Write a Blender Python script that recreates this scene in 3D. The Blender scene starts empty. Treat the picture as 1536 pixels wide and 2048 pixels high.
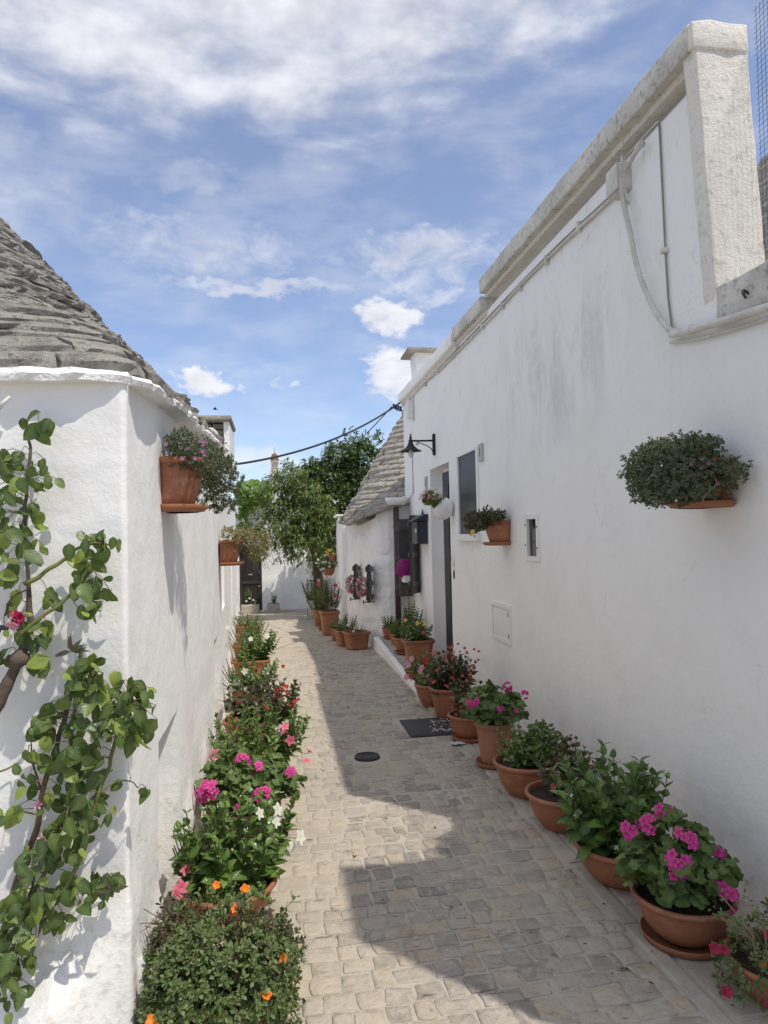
import bpy, math, time
import numpy as np
from mathutils import Matrix, Vector
T0 = time.time()
scene = bpy.context.scene
col = scene.collection
R = math.radians

# ---------------------------------------------------------------- camera
cam_data = bpy.data.cameras.new("camera")
cam = bpy.data.objects.new("camera", cam_data)
col.objects.link(cam)
cam_data.sensor_fit = 'VERTICAL'
cam_data.sensor_height = 36.0
cam_data.lens = 1420.0 / 2048.0 * 36.0
cam_data.clip_start = 0.05
cam_data.clip_end = 2000.0
yaw, pitch, roll = math.atan(216.0 / 1420.0), R(1.9), R(1.3)
f = Vector((math.sin(yaw) * math.cos(pitch), math.cos(yaw) * math.cos(pitch), math.sin(pitch)))
r0 = Vector((math.cos(yaw), -math.sin(yaw), 0.0))
u0 = r0.cross(f)
rr = r0 * math.cos(roll) - u0 * math.sin(roll)
uu = r0 * math.sin(roll) + u0 * math.cos(roll)
cam.matrix_world = Matrix(((rr.x, uu.x, -f.x, 0), (rr.y, uu.y, -f.y, 0), (rr.z, uu.z, -f.z, 1.6), (0, 0, 0, 1)))
scene.camera = cam
CAM = np.array([0.0, 0.0, 1.6])

# ---------------------------------------------------------------- exposure, sun and sky
scene.view_settings.view_transform = 'Standard'
scene.view_settings.look = 'None'
scene.view_settings.gamma = 1.0
scene.view_settings.use_curve_mapping = False
scene.view_settings.exposure = 0.76
SUN = Vector((0.38, -0.41, 1.0)).normalized()
sun_el = math.asin(SUN.z)
sun_data = bpy.data.lights.new("sun", 'SUN')
sun_data.energy = 2.0
sun_data.angle = R(0.6)
sun_data.color = (1.0, 0.94, 0.84)
sun = bpy.data.objects.new("sun", sun_data)
col.objects.link(sun)
sun.location = (4, -4, 12)
sun.rotation_euler = SUN.to_track_quat('Z', 'Y').to_euler()

world = bpy.data.worlds.new("World")
scene.world = world
world.use_nodes = True
SKY_STRENGTH = 0.100

class NT:
    """small helper to write node trees"""
    def __init__(s, tree):
        s.t = tree; s.n = tree.nodes; s.l = tree.links; s.n.clear()
    def node(s, typ, **kw):
        nd = s.n.new(typ)
        for k, v in kw.items(): setattr(nd, k, v)
        return nd
    def put(s, sock, v):
        if v is None: return
        if hasattr(v, 'is_output'): s.l.new(v, sock)
        else:
            if isinstance(v, (tuple, list)) and len(v) == 3 and sock.type == 'RGBA': v = (*v, 1.0)
            sock.default_value = v
    def math(s, op, a, b=None, c=None, clamp=False):
        nd = s.node('ShaderNodeMath', operation=op); nd.use_clamp = clamp
        for i, v in enumerate((a, b, c)): s.put(nd.inputs[i], v)
        return nd.outputs[0]
    def vmath(s, op, a, b=None):
        nd = s.node('ShaderNodeVectorMath', operation=op)
        s.put(nd.inputs[0], a)
        if b is not None: s.put(nd.inputs[1], b)
        return nd.outputs[1] if op in ('DOT_PRODUCT', 'LENGTH') else nd.outputs[0]
    def noise(s, vec, scale, detail=3.0, rough=0.55, dist=0.0, dim='3D'):
        nd = s.node('ShaderNodeTexNoise', noise_dimensions=dim)
        s.put(nd.inputs['Vector'], vec); nd.inputs['Scale'].default_value = scale
        nd.inputs['Detail'].default_value = detail; nd.inputs['Roughness'].default_value = rough
        nd.inputs['Distortion'].default_value = dist
        return nd.outputs[0]
    def voro(s, vec, scale, feature='F1', out=0, rand=1.0):
        nd = s.node('ShaderNodeTexVoronoi', feature=feature)
        s.put(nd.inputs['Vector'], vec); nd.inputs['Scale'].default_value = scale
        nd.inputs['Randomness'].default_value = rand
        return nd.outputs[out]
    def ramp(s, fac, lo, hi, a=0.0, b=1.0, smooth=True):
        nd = s.node('ShaderNodeMapRange'); nd.interpolation_type = 'SMOOTHSTEP' if smooth else 'LINEAR'
        s.put(nd.inputs[0], fac)
        for i, v in enumerate((lo, hi, a, b)): s.put(nd.inputs[i + 1], v)
        return nd.outputs[0]
    def mix(s, fac, a, b, blend='MIX'):
        nd = s.node('ShaderNodeMix', data_type='RGBA', blend_type=blend)
        s.put(nd.inputs[0], fac); s.put(nd.inputs[6], a); s.put(nd.inputs[7], b)
        return nd.outputs[2]
    def comb(s, x, y, z):
        nd = s.node('ShaderNodeCombineXYZ')
        for i, v in enumerate((x, y, z)): s.put(nd.inputs[i], v)
        return nd.outputs[0]
    def sep(s, v):
        nd = s.node('ShaderNodeSeparateXYZ'); s.put(nd.inputs[0], v)
        return nd.outputs
    def pos(s):
        return s.node('ShaderNodeNewGeometry').outputs['Position']
    def obj(s):
        return s.node('ShaderNodeTexCoord').outputs['Object']
    def attr(s, name):
        return s.node('ShaderNodeAttribute', attribute_name=name).outputs['Fac']
    def rand(s):
        return s.node('ShaderNodeObjectInfo').outputs['Random']
    def bump(s, h, strength, dist=0.01, normal=None):
        nd = s.node('ShaderNodeBump'); s.put(nd.inputs['Height'], h)
        nd.inputs['Strength'].default_value = strength; nd.inputs['Distance'].default_value = dist
        if normal is not None: s.put(nd.inputs['Normal'], normal)
        return nd.outputs[0]

# sky: Nishita air, with cloud banks laid out by compass bearing and height above the horizon
w = NT(world.node_tree)
out = w.node('ShaderNodeOutputWorld')
bg = w.node('ShaderNodeBackground'); bg.inputs[1].default_value = SKY_STRENGTH
sky = w.node('ShaderNodeTexSky', sky_type='NISHITA')
sky.sun_disc = False
sky.sun_elevation = sun_el
sky.sun_rotation = math.atan2(SUN.x, SUN.y)
sky.altitude = 400.0; sky.air_density = 1.0; sky.dust_density = 0.4; sky.ozone_density = 1.6
d = w.node('ShaderNodeTexCoord').outputs['Generated']
dx, dy, dz = w.sep(d)
az = w.math('ARCTAN2', dx, dy)
el = w.math('ARCSINE', dz)
ae = w.comb(az, w.math('MULTIPLY', el, 1.7), 0.0)
warp = w.noise(ae, 5.0, 4.0)
n_fine = w.noise(ae, 16.0, 8.0, 0.62, 0.4)
n_mid = w.noise(w.vmath('MULTIPLY', ae, (1.0, 1.5, 1.0)), 6.5, 7.0, 0.56, 0.2)
n_big = w.noise(ae, 2.2, 5.0, 0.55, 0.3)
wv1 = w.noise(ae, 13.0, 6.0, 0.6); wv2 = w.noise(w.vmath('ADD', ae, (4.3, 1.7, 2.0)), 13.0, 6.0, 0.6)
wb1 = w.noise(ae, 38.0, 4.0, 0.55); wb2 = w.noise(w.vmath('ADD', ae, (2.3, 5.7, 1.0)), 38.0, 4.0, 0.55)
azw = w.math('ADD', az, w.math('ADD', w.math('MULTIPLY', w.math('SUBTRACT', wv1, 0.5), 0.13), w.math('MULTIPLY', w.math('SUBTRACT', wb1, 0.5), 0.05)))
elw = w.math('ADD', el, w.math('ADD', w.math('MULTIPLY', w.math('SUBTRACT', wv2, 0.5), 0.06), w.math('MULTIPLY', w.math('SUBTRACT', wb2, 0.5), 0.03)))
def blob(a0, e0, ra, re, k=1.2, soft=0.85):
    q = w.math('ADD', w.math('POWER', w.math('DIVIDE', w.math('ABSOLUTE', w.math('SUBTRACT', azw, a0)), ra), 2.0),
               w.math('POWER', w.math('DIVIDE', w.math('ABSOLUTE', w.math('SUBTRACT', elw, e0)), re), 2.0))
    v = w.math('SUBTRACT', w.math('MULTIPLY', w.math('SUBTRACT', n_fine, 0.5), k * 2.0), q)
    return w.ramp(v, -1.0, -1.0 + soft)
def wmax(*v):
    o = v[0]
    for x in v[1:]: o = w.math('MAXIMUM', o, x)
    return o
# cumulus
cum = wmax(blob(-0.107, 0.212, 0.042, 0.021, 0.9), blob(0.163, 0.306, 0.058, 0.034, 1.0), blob(0.178, 0.225, 0.062, 0.046, 0.9),
           w.math('MULTIPLY', blob(-0.02, 0.108, 0.06, 0.026, 1.2, 0.9), 0.55),
           w.math('MULTIPLY', blob(0.012, 0.214, 0.016, 0.014, 1.6, 0.9), 0.5),
           w.math('MULTIPLY', blob(-0.05, 0.208, 0.015, 0.008, 1.6, 0.9), 0.5), blob(-1.3, 0.25, 0.25, 0.06), blob(1.6, 0.3, 0.3, 0.08), blob(2.7, 0.2, 0.3, 0.06))
# thin streaks at 20-26 degrees
stre = wmax(w.math('MULTIPLY', blob(-0.02, 0.338, 0.16, 0.014, 0.9, 1.1), 0.6),
            w.math('MULTIPLY', blob(-0.10, 0.385, 0.22, 0.045, 1.3, 1.6), 0.55),
            w.math('MULTIPLY', blob(0.20, 0.375, 0.15, 0.05, 1.5, 1.5), 0.68),
            w.math('MULTIPLY', blob(-0.12, 0.465, 0.085, 0.03, 1.3, 1.6), 0.38),
            w.math('MULTIPLY', blob(-0.36, 0.42, 0.17, 0.09, 1.0, 1.6), 0.45),
            w.math('MULTIPLY', blob(0.24, 0.325, 0.07, 0.022, 1.5, 1.3), 0.55))
# the high veil that fills the upper sky
lim = w.math('ADD', w.math('MULTIPLY', w.math('SUBTRACT', n_mid, 0.5), 0.26), w.math('SUBTRACT', el, w.math('MULTIPLY', w.math('MAXIMUM', az, 0.1), 0.22)))
veil = w.math('MULTIPLY', w.ramp(lim, 0.45, 0.60), w.ramp(w.math('ADD', n_big, w.math('MULTIPLY', w.math('SUBTRACT', n_mid, 0.5), 0.5)), 0.25, 0.6, w.ramp(el, 0.55, 0.85, 0.45, 0.72), 0.95))
thin = w.math('MULTIPLY', w.ramp(n_mid, 0.36, 0.72), 0.26)
mask = w.math('MINIMUM', wmax(w.math('MULTIPLY', cum, 0.94), stre, veil, thin), 1.0)
shade = w.math('MULTIPLY', w.ramp(w.math('ADD', n_mid, w.math('MULTIPLY', n_fine, 0.5)), 0.55, 0.95, 0.88, 1.03), w.ramp(w.math('SUBTRACT', wv2, w.math('MULTIPLY', wb2, 0.5)), 0.05, 0.4, 0.93, 1.05))
base = w.ramp(w.math('SUBTRACT', el, 0.0), 0.18, 0.55, 0.0, 1.0)
ccol = w.mix(base, (0.565, 0.57, 0.605), (0.52, 0.525, 0.56))
ccol = w.mix(1.0, ccol, w.comb(shade, shade, shade), 'MULTIPLY')
ccol = w.mix(1.0, ccol, (1 / SKY_STRENGTH,) * 3, 'MULTIPLY')
skyc = w.mix(1.0, sky.outputs[0], (0.84, 0.855, 0.97), 'MULTIPLY')
skyc = w.mix(0.16, skyc, (0.44 / SKY_STRENGTH, 0.475 / SKY_STRENGTH, 0.55 / SKY_STRENGTH))
w.put(bg.inputs[0], w.mix(mask, skyc, ccol))
w.l.new(bg.outputs[0], out.inputs[0])
# ---------------------------------------------------------------- materials
MATS = {}
def mat(name):
    m = bpy.data.materials.new(name); m.use_nodes = True
    t = NT(m.node_tree)
    o = t.node('ShaderNodeOutputMaterial'); p = t.node('ShaderNodeBsdfPrincipled')
    t.l.new(p.outputs[0], o.inputs[0]); t.p = p; t.o = o
    MATS[name] = m
    return t
def setp(t, color=None, rough=None, normal=None, metal=None, spec=None):
    for k, v in (('Base Color', color), ('Roughness', rough), ('Normal', normal), ('Metallic', metal), ('Specular IOR Level', spec)):
        if v is not None: t.put(t.p.inputs[k], v)

def whitewash(name, base=(0.80, 0.79, 0.765), dirty=(0.62, 0.60, 0.56), amount=0.5, streak=0.0, relief=0.35, hump=1.0, base_rough=False):
    t = mat(name); P = t.pos()
    n1 = t.noise(P, 2.3, 5.0, 0.6); n2 = t.noise(P, 14.0, 5.0, 0.6); n3 = t.noise(P, 90.0, 3.0, 0.6)
    c = t.mix(t.math('MULTIPLY', t.ramp(n1, 0.45, 0.75), amount), base, dirty)
    c = t.mix(t.math('MULTIPLY', t.ramp(n2, 0.58, 0.8), 0.35 * amount), c, dirty)
    if streak:
        px, py, pz = t.sep(P)
        sv = t.comb(px, t.math('MULTIPLY', py, 1.0), t.math('MULTIPLY', pz, 0.30))
        s1 = t.noise(sv, 4.0, 6.0, 0.62, 0.9)
        ey = t.math('POWER', t.math('DIVIDE', t.math('ABSOLUTE', t.math('SUBTRACT', py, 4.8)), 1.5), 2.0); ez = t.math('POWER', t.math('DIVIDE', t.math('ABSOLUTE', t.math('SUBTRACT', pz, 2.75)), 0.62), 2.0)
        reg = t.ramp(t.math('ADD', t.math('ADD', ey, ez), t.math('MULTIPLY', n1, 0.8)), 1.5, 0.5)
        s2 = t.noise(sv, 22.0, 4.0, 0.6)
        k = t.math('MULTIPLY', t.math('MULTIPLY', t.math('MULTIPLY', t.ramp(s1, 0.42, 0.66), t.ramp(n2, 0.3, 0.6, 0.5, 1.0)), reg), streak * 0.26)
        k = t.math('ADD', k, t.math('MULTIPLY', t.math('MULTIPLY', t.ramp(s2, 0.56, 0.75), t.ramp(pz, 1.8, 3.6)), streak * 0.3))
        c = t.mix(k, c, (0.33, 0.32, 0.295))
        low = t.math('MULTIPLY', t.ramp(pz, 0.55, 0.0), t.ramp(n2, 0.4, 0.7))
        c = t.mix(t.math('MULTIPLY', low, 0.35), c, (0.5, 0.46, 0.4))
    cr = t.voro(t.vmath('ADD', P, t.vmath('MULTIPLY', t.comb(n2, n1, n2), (0.25, 0.25, 0.25))), 1.7, 'DISTANCE_TO_EDGE')
    crk = t.math('MULTIPLY', t.ramp(cr, 0.006, 0.0), t.ramp(t.noise(P, 1.6, 2.0), 0.52, 0.62))
    c = t.mix(t.math('MULTIPLY', crk, 0.35), c, (0.4, 0.38, 0.35))
    h = t.math('ADD', t.math('MULTIPLY', n2, 1.0), t.math('MULTIPLY', n3, 0.22))
    h = t.math('SUBTRACT', h, t.math('MULTIPLY', crk, 0.25))
    h = t.math('ADD', h, t.math('MULTIPLY', n1, hump))
    fl = t.math('MULTIPLY', t.ramp(t.voro(t.vmath('ADD', P, t.vmath('MULTIPLY', t.comb(n2, n1, n3), (0.1, 0.1, 0.1))), 5.0, 'F1'), 0.25, 0.2), t.ramp(t.noise(P, 1.9, 3.0), 0.56, 0.62))
    h = t.math('SUBTRACT', h, t.math('MULTIPLY', fl, 0.5))
    c = t.mix(t.math('MULTIPLY', fl, 0.12), c, dirty)
    if base_rough:
        bz = t.ramp(t.sep(P)[2], 0.62, 0.35)
        n5 = t.noise(P, 26.0, 6.0, 0.7)
        h = t.math('ADD', h, t.math('MULTIPLY', t.math('MULTIPLY', n5, bz), 4.0))
        c = t.mix(t.math('MULTIPLY', t.math('MULTIPLY', bz, t.ramp(n5, 0.5, 0.68)), 0.6), c, (0.55, 0.49, 0.40))
    setp(t, c, 0.88, t.bump(h, relief, 0.03), spec=0.25)
whitewash('whitewash', relief=0.2, hump=0.4, base_rough=True, base=(0.885, 0.87, 0.84), dirty=(0.74, 0.71, 0.66))
whitewash('whitewash_stained', amount=0.28, streak=1.0, relief=0.2, hump=0.25, base=(0.885, 0.87, 0.84), dirty=(0.72, 0.69, 0.64))
whitewash('whitewash_rough', amount=0.4, relief=0.8, base=(0.885, 0.87, 0.84), dirty=(0.72, 0.69, 0.64))

def cornice_mat(name, base, dirt, k):
    t = mat(name); P = t.pos()
    n1 = t.noise(P, 3.0, 6.0, 0.65); n2 = t.noise(P, 26.0, 6.0, 0.7); n3 = t.noise(P, 110.0, 3.0, 0.6)
    c = t.mix(t.math('MULTIPLY', t.ramp(n1, 0.38, 0.62), k), base, dirt)
    c = t.mix(t.math('MULTIPLY', t.ramp(n2, 0.5, 0.68), k), c, (0.16, 0.155, 0.14))
    c = t.mix(t.math('MULTIPLY', t.ramp(n3, 0.62, 0.75), 0.5 * k), c, (0.07, 0.07, 0.065))
    setp(t, c, 0.92, t.bump(t.math('ADD', n2, t.math('MULTIPLY', n3, 0.4)), 0.6, 0.02), spec=0.2)
cornice_mat('weathered_cement', (0.72, 0.69, 0.625), (0.47, 0.45, 0.41), 0.62)
cornice_mat('cornice_underside', (0.75, 0.71, 0.64), (0.64, 0.58, 0.49), 0.35)
cornice_mat('pillar_plaster', (0.85, 0.81, 0.74), (0.74, 0.68, 0.58), 0.3)

def stone_mat(name, a, b, c3, bumpk=0.8, sc=1.0):
    t = mat(name); P = t.pos(); rn = t.rand(); ra = t.attr('rnd')
    k = t.math('FRACT', t.math('ADD', rn, ra))
    Q = t.vmath('ADD', P, t.comb(t.math('MULTIPLY', k, 7.0), 0.0, 0.0))
    n1 = t.noise(Q, 9.0 * sc, 6.0, 0.65); n2 = t.noise(Q, 45.0 * sc, 5.0, 0.7); n3 = t.noise(Q, 160.0 * sc, 3.0, 0.6)
    c = t.mix(k, a, b)
    c = t.mix(t.math('MULTIPLY', t.ramp(n1, 0.42, 0.66), 0.85), c, c3)
    c = t.mix(t.math('MULTIPLY', t.ramp(n2, 0.53, 0.68), 0.7), c, (0.09, 0.084, 0.075))
    n4 = t.noise(Q, 26.0 * sc, 6.0, 0.75)
    c = t.mix(t.math('MULTIPLY', t.ramp(n4, 0.56, 0.66), 0.7), c, (0.60, 0.58, 0.52))
    c = t.mix(t.math('MULTIPLY', t.ramp(n3, 0.58, 0.70), 0.6), c, (0.58, 0.56, 0.50))
    setp(t, c, 0.95, t.bump(t.math('ADD', t.math('ADD', n1, n2), t.math('MULTIPLY', n3, 0.4)), bumpk, 0.03), spec=0.15)
stone_mat('roof_stone_grey', (0.53, 0.495, 0.43), (0.42, 0.39, 0.345), (0.28, 0.26, 0.23), 1.0)
stone_mat('roof_stone_tan', (0.50, 0.455, 0.385), (0.40, 0.365, 0.31), (0.30, 0.28, 0.245), 0.8)

t = mat('sett_stone'); P = t.pos(); k = t.math('FRACT', t.math('ADD', t.rand(), t.attr('rnd')))
n1 = t.noise(P, 16.0, 6.0, 0.62, 0.8); n2 = t.noise(P, 75.0, 5.0, 0.65); n0 = t.noise(P, 1.1, 3.0)
c = t.mix(t.ramp(k, 0.0, 0.6), (0.235, 0.21, 0.185), (0.38, 0.335, 0.285))
c = t.mix(t.math('MULTIPLY', t.ramp(k, 0.72, 0.95), 0.8), c, (0.44, 0.355, 0.255))
c = t.mix(t.ramp(n1, 0.42, 0.72, 0.0, 0.8), c, (0.48, 0.435, 0.38))
c = t.mix(t.ramp(n2, 0.55, 0.70, 0.0, 0.7), c, (0.15, 0.13, 0.11))
c = t.mix(t.ramp(t.noise(P, 5.0, 6.0, 0.7), 0.55, 0.68, 0.0, 0.5), c, (0.22, 0.19, 0.165))
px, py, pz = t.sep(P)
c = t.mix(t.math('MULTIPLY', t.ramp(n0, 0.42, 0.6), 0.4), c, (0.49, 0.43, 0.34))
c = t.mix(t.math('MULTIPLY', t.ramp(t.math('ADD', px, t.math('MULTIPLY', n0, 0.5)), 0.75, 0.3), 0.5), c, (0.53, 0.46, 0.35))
setp(t, c, t.ramp(n1, 0.35, 0.7, 0.5, 0.85), t.bump(t.math('ADD', n1, t.math('MULTIPLY', n2, 0.35)), 0.85, 0.014), spec=0.3)
t = mat('mortar'); P = t.pos(); n1 = t.noise(P, 5.0, 5.0, 0.6); n2 = t.noise(P, 120.0, 4.0, 0.7)
c = t.mix(n1, (0.535, 0.485, 0.41), (0.44, 0.40, 0.335))
c = t.mix(t.ramp(n2, 0.52, 0.72, 0.0, 0.45), c, (0.26, 0.225, 0.185))
setp(t, c, 0.95, t.bump(t.math('ADD', n1, n2), 0.7, 0.01), spec=0.15)
t = mat('pavement_slab'); P = t.pos(); n1 = t.noise(P, 6.0, 6.0, 0.65); n2 = t.noise(P, 60.0, 4.0, 0.7)
c = t.mix(t.ramp(n1, 0.35, 0.7), (0.35, 0.32, 0.28), (0.48, 0.435, 0.37)); c = t.mix(t.ramp(n2, 0.55, 0.75, 0, 0.4), c, (0.2, 0.19, 0.17))
setp(t, c, 0.9, t.bump(t.math('ADD', n1, n2), 0.4, 0.01), spec=0.2)

def terra(name, a, b, gloss=0.55, ribs=False):
    t = mat(name); P = t.pos(); k = t.rand()
    n1 = t.noise(P, 8.0, 5.0, 0.6); n2 = t.noise(P, 140.0, 3.0, 0.6)
    c = t.mix(t.ramp(n1, 0.3, 0.72), a, b)
    c = t.mix(t.math('MULTIPLY', k, 0.45), c, (0.25, 0.11, 0.06))
    salt = t.math('MULTIPLY', t.ramp(t.noise(P, 17.0, 6.0, 0.7), 0.52, 0.72), t.ramp(t.math('FRACT', t.math('MULTIPLY', k, 7.3)), 0.3, 1.0, 0.1, 0.55))
    c = t.mix(salt, c, (0.52, 0.36, 0.27))
    drk = t.ramp(t.noise(t.vmath('MULTIPLY', P, (1, 1, 0.25)), 24.0, 5.0, 0.6), 0.58, 0.75, 0.0, 0.5)
    c = t.mix(drk, c, (0.16, 0.075, 0.045))
    c = t.mix(t.ramp(n2, 0.62, 0.8, 0, 0.25), c, (0.5, 0.32, 0.22))
    low = t.noise(t.vmath('MULTIPLY', P, (1, 1, 3.0)), 11.0, 5.0, 0.7)
    c = t.mix(t.math('MULTIPLY', t.ramp(low, 0.56, 0.72), 0.35), c, (0.45, 0.30, 0.21))
    setp(t, c, gloss, t.bump(t.math('ADD', n2, n1), 0.15, 0.004), spec=0.35)
terra('terracotta', (0.40, 0.155, 0.075), (0.33, 0.125, 0.06))
terra('terracotta_brown', (0.30, 0.115, 0.06), (0.25, 0.095, 0.05))
terra('terracotta_old', (0.46, 0.22, 0.13), (0.40, 0.20, 0.125), 0.75)

def plain(name, color, rough=0.6, metal=0.0, nscale=30.0, var=0.25, bumpk=0.1, spec=0.4):
    t = mat(name); P = t.pos(); n = t.noise(P, nscale, 5.0, 0.6); n2 = t.noise(P, nscale * 0.13, 3.0)
    c = t.mix(t.math('MULTIPLY', t.math('ADD', t.ramp(n, 0.4, 0.7), t.ramp(n2, 0.4, 0.65)), var), color, tuple(x * 0.55 for x in color))
    setp(t, c, rough, t.bump(n, bumpk, 0.004), metal, spec)
plain('soil', (0.045, 0.03, 0.02), 1.0, bumpk=1.0, nscale=60)
plain('black_iron', (0.018, 0.018, 0.02), 0.5, 0.3)
plain('dark_wood', (0.05, 0.042, 0.038), 0.6, nscale=20)
plain('grey_paint_wood', (0.14, 0.135, 0.13), 0.65, nscale=20)
plain('brown_pipe', (0.075, 0.045, 0.038), 0.5)
plain('white_paint', (0.86, 0.85, 0.82), 0.5, nscale=12, var=0.12)
plain('white_ceramic', (0.80, 0.79, 0.77), 0.25, var=0.05)
plain('painted_pipe', (0.70, 0.67, 0.61), 0.7, nscale=14, var=0.35, bumpk=0.4)
plain('bare_cable', (0.30, 0.28, 0.25), 0.8, nscale=14, var=0.4)
plain('dark_metal', (0.065, 0.065, 0.072), 0.55, 0.5, nscale=40, var=0.4, bumpk=0.3)
plain('mailbox_metal', (0.045, 0.05, 0.065), 0.45, 0.3)
plain('grey_tile', (0.52, 0.50, 0.46), 0.6)
plain('ink', (0.03, 0.03, 0.035), 0.6)
plain('gravel_ground', (0.36, 0.32, 0.26), 0.95, nscale=30, bumpk=0.6)
plain('cream_render', (0.66, 0.62, 0.54), 0.9, nscale=8)
plain('rust_dome', (0.33, 0.17, 0.10), 0.85, nscale=7, var=0.7)
plain('chim_stone', (0.50, 0.46, 0.39), 0.9, nscale=9, var=0.5)
plain('trough_stone', (0.50, 0.45, 0.38), 0.95, nscale=16, var=0.45, bumpk=0.8)
plain('wood_bark', (0.14, 0.105, 0.08), 0.95, nscale=40, var=0.6, bumpk=1.0)
plain('green_stem', (0.16, 0.17, 0.05), 0.6, nscale=25)
plain('brown_stem', (0.15, 0.085, 0.05), 0.7, nscale=25)
plain('pale_stem', (0.36, 0.29, 0.18), 0.8, nscale=25)
plain('paper', (0.62, 0.66, 0.72), 0.7, nscale=40, var=0.5)
plain('bulb_glass', (0.8, 0.78, 0.7), 0.15)
plain('bird_black', (0.02, 0.02, 0.02), 0.6)
plain('brown_leaf', (0.10, 0.055, 0.03), 0.8)
plain('wire_grey', (0.05, 0.055, 0.06), 0.6, 0.5)
t = mat('glass_dark'); P = t.pos()
n = t.noise(P, 1.4, 3.0)
setp(t, t.mix(n, (0.02, 0.018, 0.017), (0.06, 0.045, 0.04)), 0.08, None, None, 0.25)
t = mat('glass_screen'); P = t.pos(); n = t.noise(P, 2.0, 3.0)
setp(t, t.mix(n, (0.035, 0.035, 0.037), (0.06, 0.06, 0.062)), 0.35, None, None, 0.12)
t = mat('curtain'); P = t.pos(); px, py, pz = t.sep(P)
wv = t.math('SINE', t.math('MULTIPLY', px, 90.0))
setp(t, t.mix(t.ramp(wv, -1, 1), (0.09, 0.08, 0.075), (0.16, 0.145, 0.135)), 0.8)

def leafmat(name, a, b, c3=None, p3=0.85, rough=0.42, trans=0.25, vein=(0.25, 0.33, 0.10), veink=0.35, tcol=(0.22, 0.34, 0.03)):
    t = mat(name); k = t.math('FRACT', t.math('ADD', t.rand(), t.attr('rnd')))
    c = t.mix(k, a, b)
    if c3: c = t.mix(t.ramp(k, p3 - 0.04, p3 + 0.04), c, c3)
    c = t.mix(t.math('MULTIPLY', t.attr('mid'), veink), c, vein)
    sv = t.math('ABSOLUTE', t.math('SUBTRACT', t.math('FRACT', t.math('MULTIPLY', t.attr('vt'), 8.0)), 0.5))
    c = t.mix(t.math('MULTIPLY', t.ramp(sv, 0.13, 0.02), veink * 0.55), c, vein)
    n = t.noise(t.pos(), 60.0, 3.0)
    nd = t.noise(t.pos(), 22.0, 4.0, 0.6)
    if veink > 0: c = t.mix(t.math('MULTIPLY', t.ramp(nd, 0.63, 0.70), 0.6), c, (0.20, 0.15, 0.05))
    c = t.mix(t.math('MULTIPLY', t.ramp(n, 0.45, 0.75), 0.3), c, tuple(x * 0.6 for x in a))
    setp(t, c, rough, t.bump(t.math('ADD', t.ramp(sv, 0.2, 0.0), n), 0.25, 0.002), None, 0.4)
    tr = t.node('ShaderNodeBsdfTranslucent'); t.put(tr.inputs[0], t.mix(0.5, c, tcol))
    mx = t.node('ShaderNodeMixShader'); mx.inputs[0].default_value = trans
    t.l.new(t.p.outputs[0], mx.inputs[1]); t.l.new(tr.outputs[0], mx.inputs[2]); t.l.new(mx.outputs[0], t.o.inputs[0])
leafmat('leaf_glossy', (0.04, 0.10, 0.02), (0.085, 0.17, 0.03), (0.16, 0.26, 0.05), 0.84, 0.25, 0.16)
leafmat('leaf_rose', (0.03, 0.065, 0.024), (0.115, 0.17, 0.04), (0.27, 0.34, 0.06), 0.83, 0.36, 0.24)
leafmat('leaf_geranium', (0.06, 0.115, 0.03), (0.10, 0.16, 0.04), (0.17, 0.22, 0.07), 0.88, 0.6, 0.2)
leafmat('leaf_begonia', (0.045, 0.05, 0.024), (0.06, 0.075, 0.028), (0.10, 0.05, 0.035), 0.8, 0.35, 0.12, vein=(0.12, 0.09, 0.05))
leafmat('leaf_purslane', (0.08, 0.12, 0.04), (0.14, 0.19, 0.065), (0.22, 0.19, 0.11), 0.92, 0.45, 0.15, veink=0.15)
leafmat('leaf_succulent', (0.085, 0.11, 0.055), (0.125, 0.155, 0.085), (0.15, 0.115, 0.085), 0.9, 0.6, 0.12, veink=0.0)
leafmat('leaf_straw', (0.22, 0.21, 0.09), (0.30, 0.27, 0.13), (0.33, 0.24, 0.13), 0.8, 0.7, 0.2, veink=0.0)
leafmat('leaf_peach', (0.07, 0.11, 0.026), (0.14, 0.19, 0.045), (0.32, 0.19, 0.05), 0.955, 0.45, 0.25)
leafmat('leaf_citrus', (0.03, 0.065, 0.02), (0.065, 0.115, 0.028), None, 0.9, 0.32, 0.14)
leafmat('leaf_vine', (0.12, 0.23, 0.03), (0.20, 0.32, 0.05), None, 0.9, 0.5, 0.35)
leafmat('leaf_pale', (0.15, 0.19, 0.045), (0.23, 0.26, 0.07), None, 0.9, 0.5, 0.25)
def petal(name, a, b, center=None):
    t = mat(name); k = t.attr('mid')
    c = t.mix(k, a, b)
    setp(t, c, 0.55, None, None, 0.3)
    tr = t.node('ShaderNodeBsdfTranslucent'); t.put(tr.inputs[0], c)
    mx = t.node('ShaderNodeMixShader'); mx.inputs[0].default_value = 0.25
    t.l.new(t.p.outputs[0], mx.inputs[1]); t.l.new(tr.outputs[0], mx.inputs[2]); t.l.new(mx.outputs[0], t.o.inputs[0])
petal('petal_magenta', (0.70, 0.085, 0.36), (0.42, 0.01, 0.08))
petal('petal_deep_magenta', (0.48, 0.03, 0.30), (0.30, 0.01, 0.16))
petal('petal_pink', (0.76, 0.24, 0.33), (0.62, 0.10, 0.16))
petal('petal_pale_pink', (0.78, 0.42, 0.52), (0.7, 0.25, 0.35))
petal('petal_red', (0.55, 0.06, 0.05), (0.45, 0.03, 0.03))
petal('petal_coral', (0.58, 0.13, 0.11), (0.45, 0.05, 0.05))
petal('petal_orange', (0.85, 0.17, 0.02), (0.9, 0.35, 0.03))
petal('petal_white', (0.82, 0.82, 0.78), (0.75, 0.72, 0.5))
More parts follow.
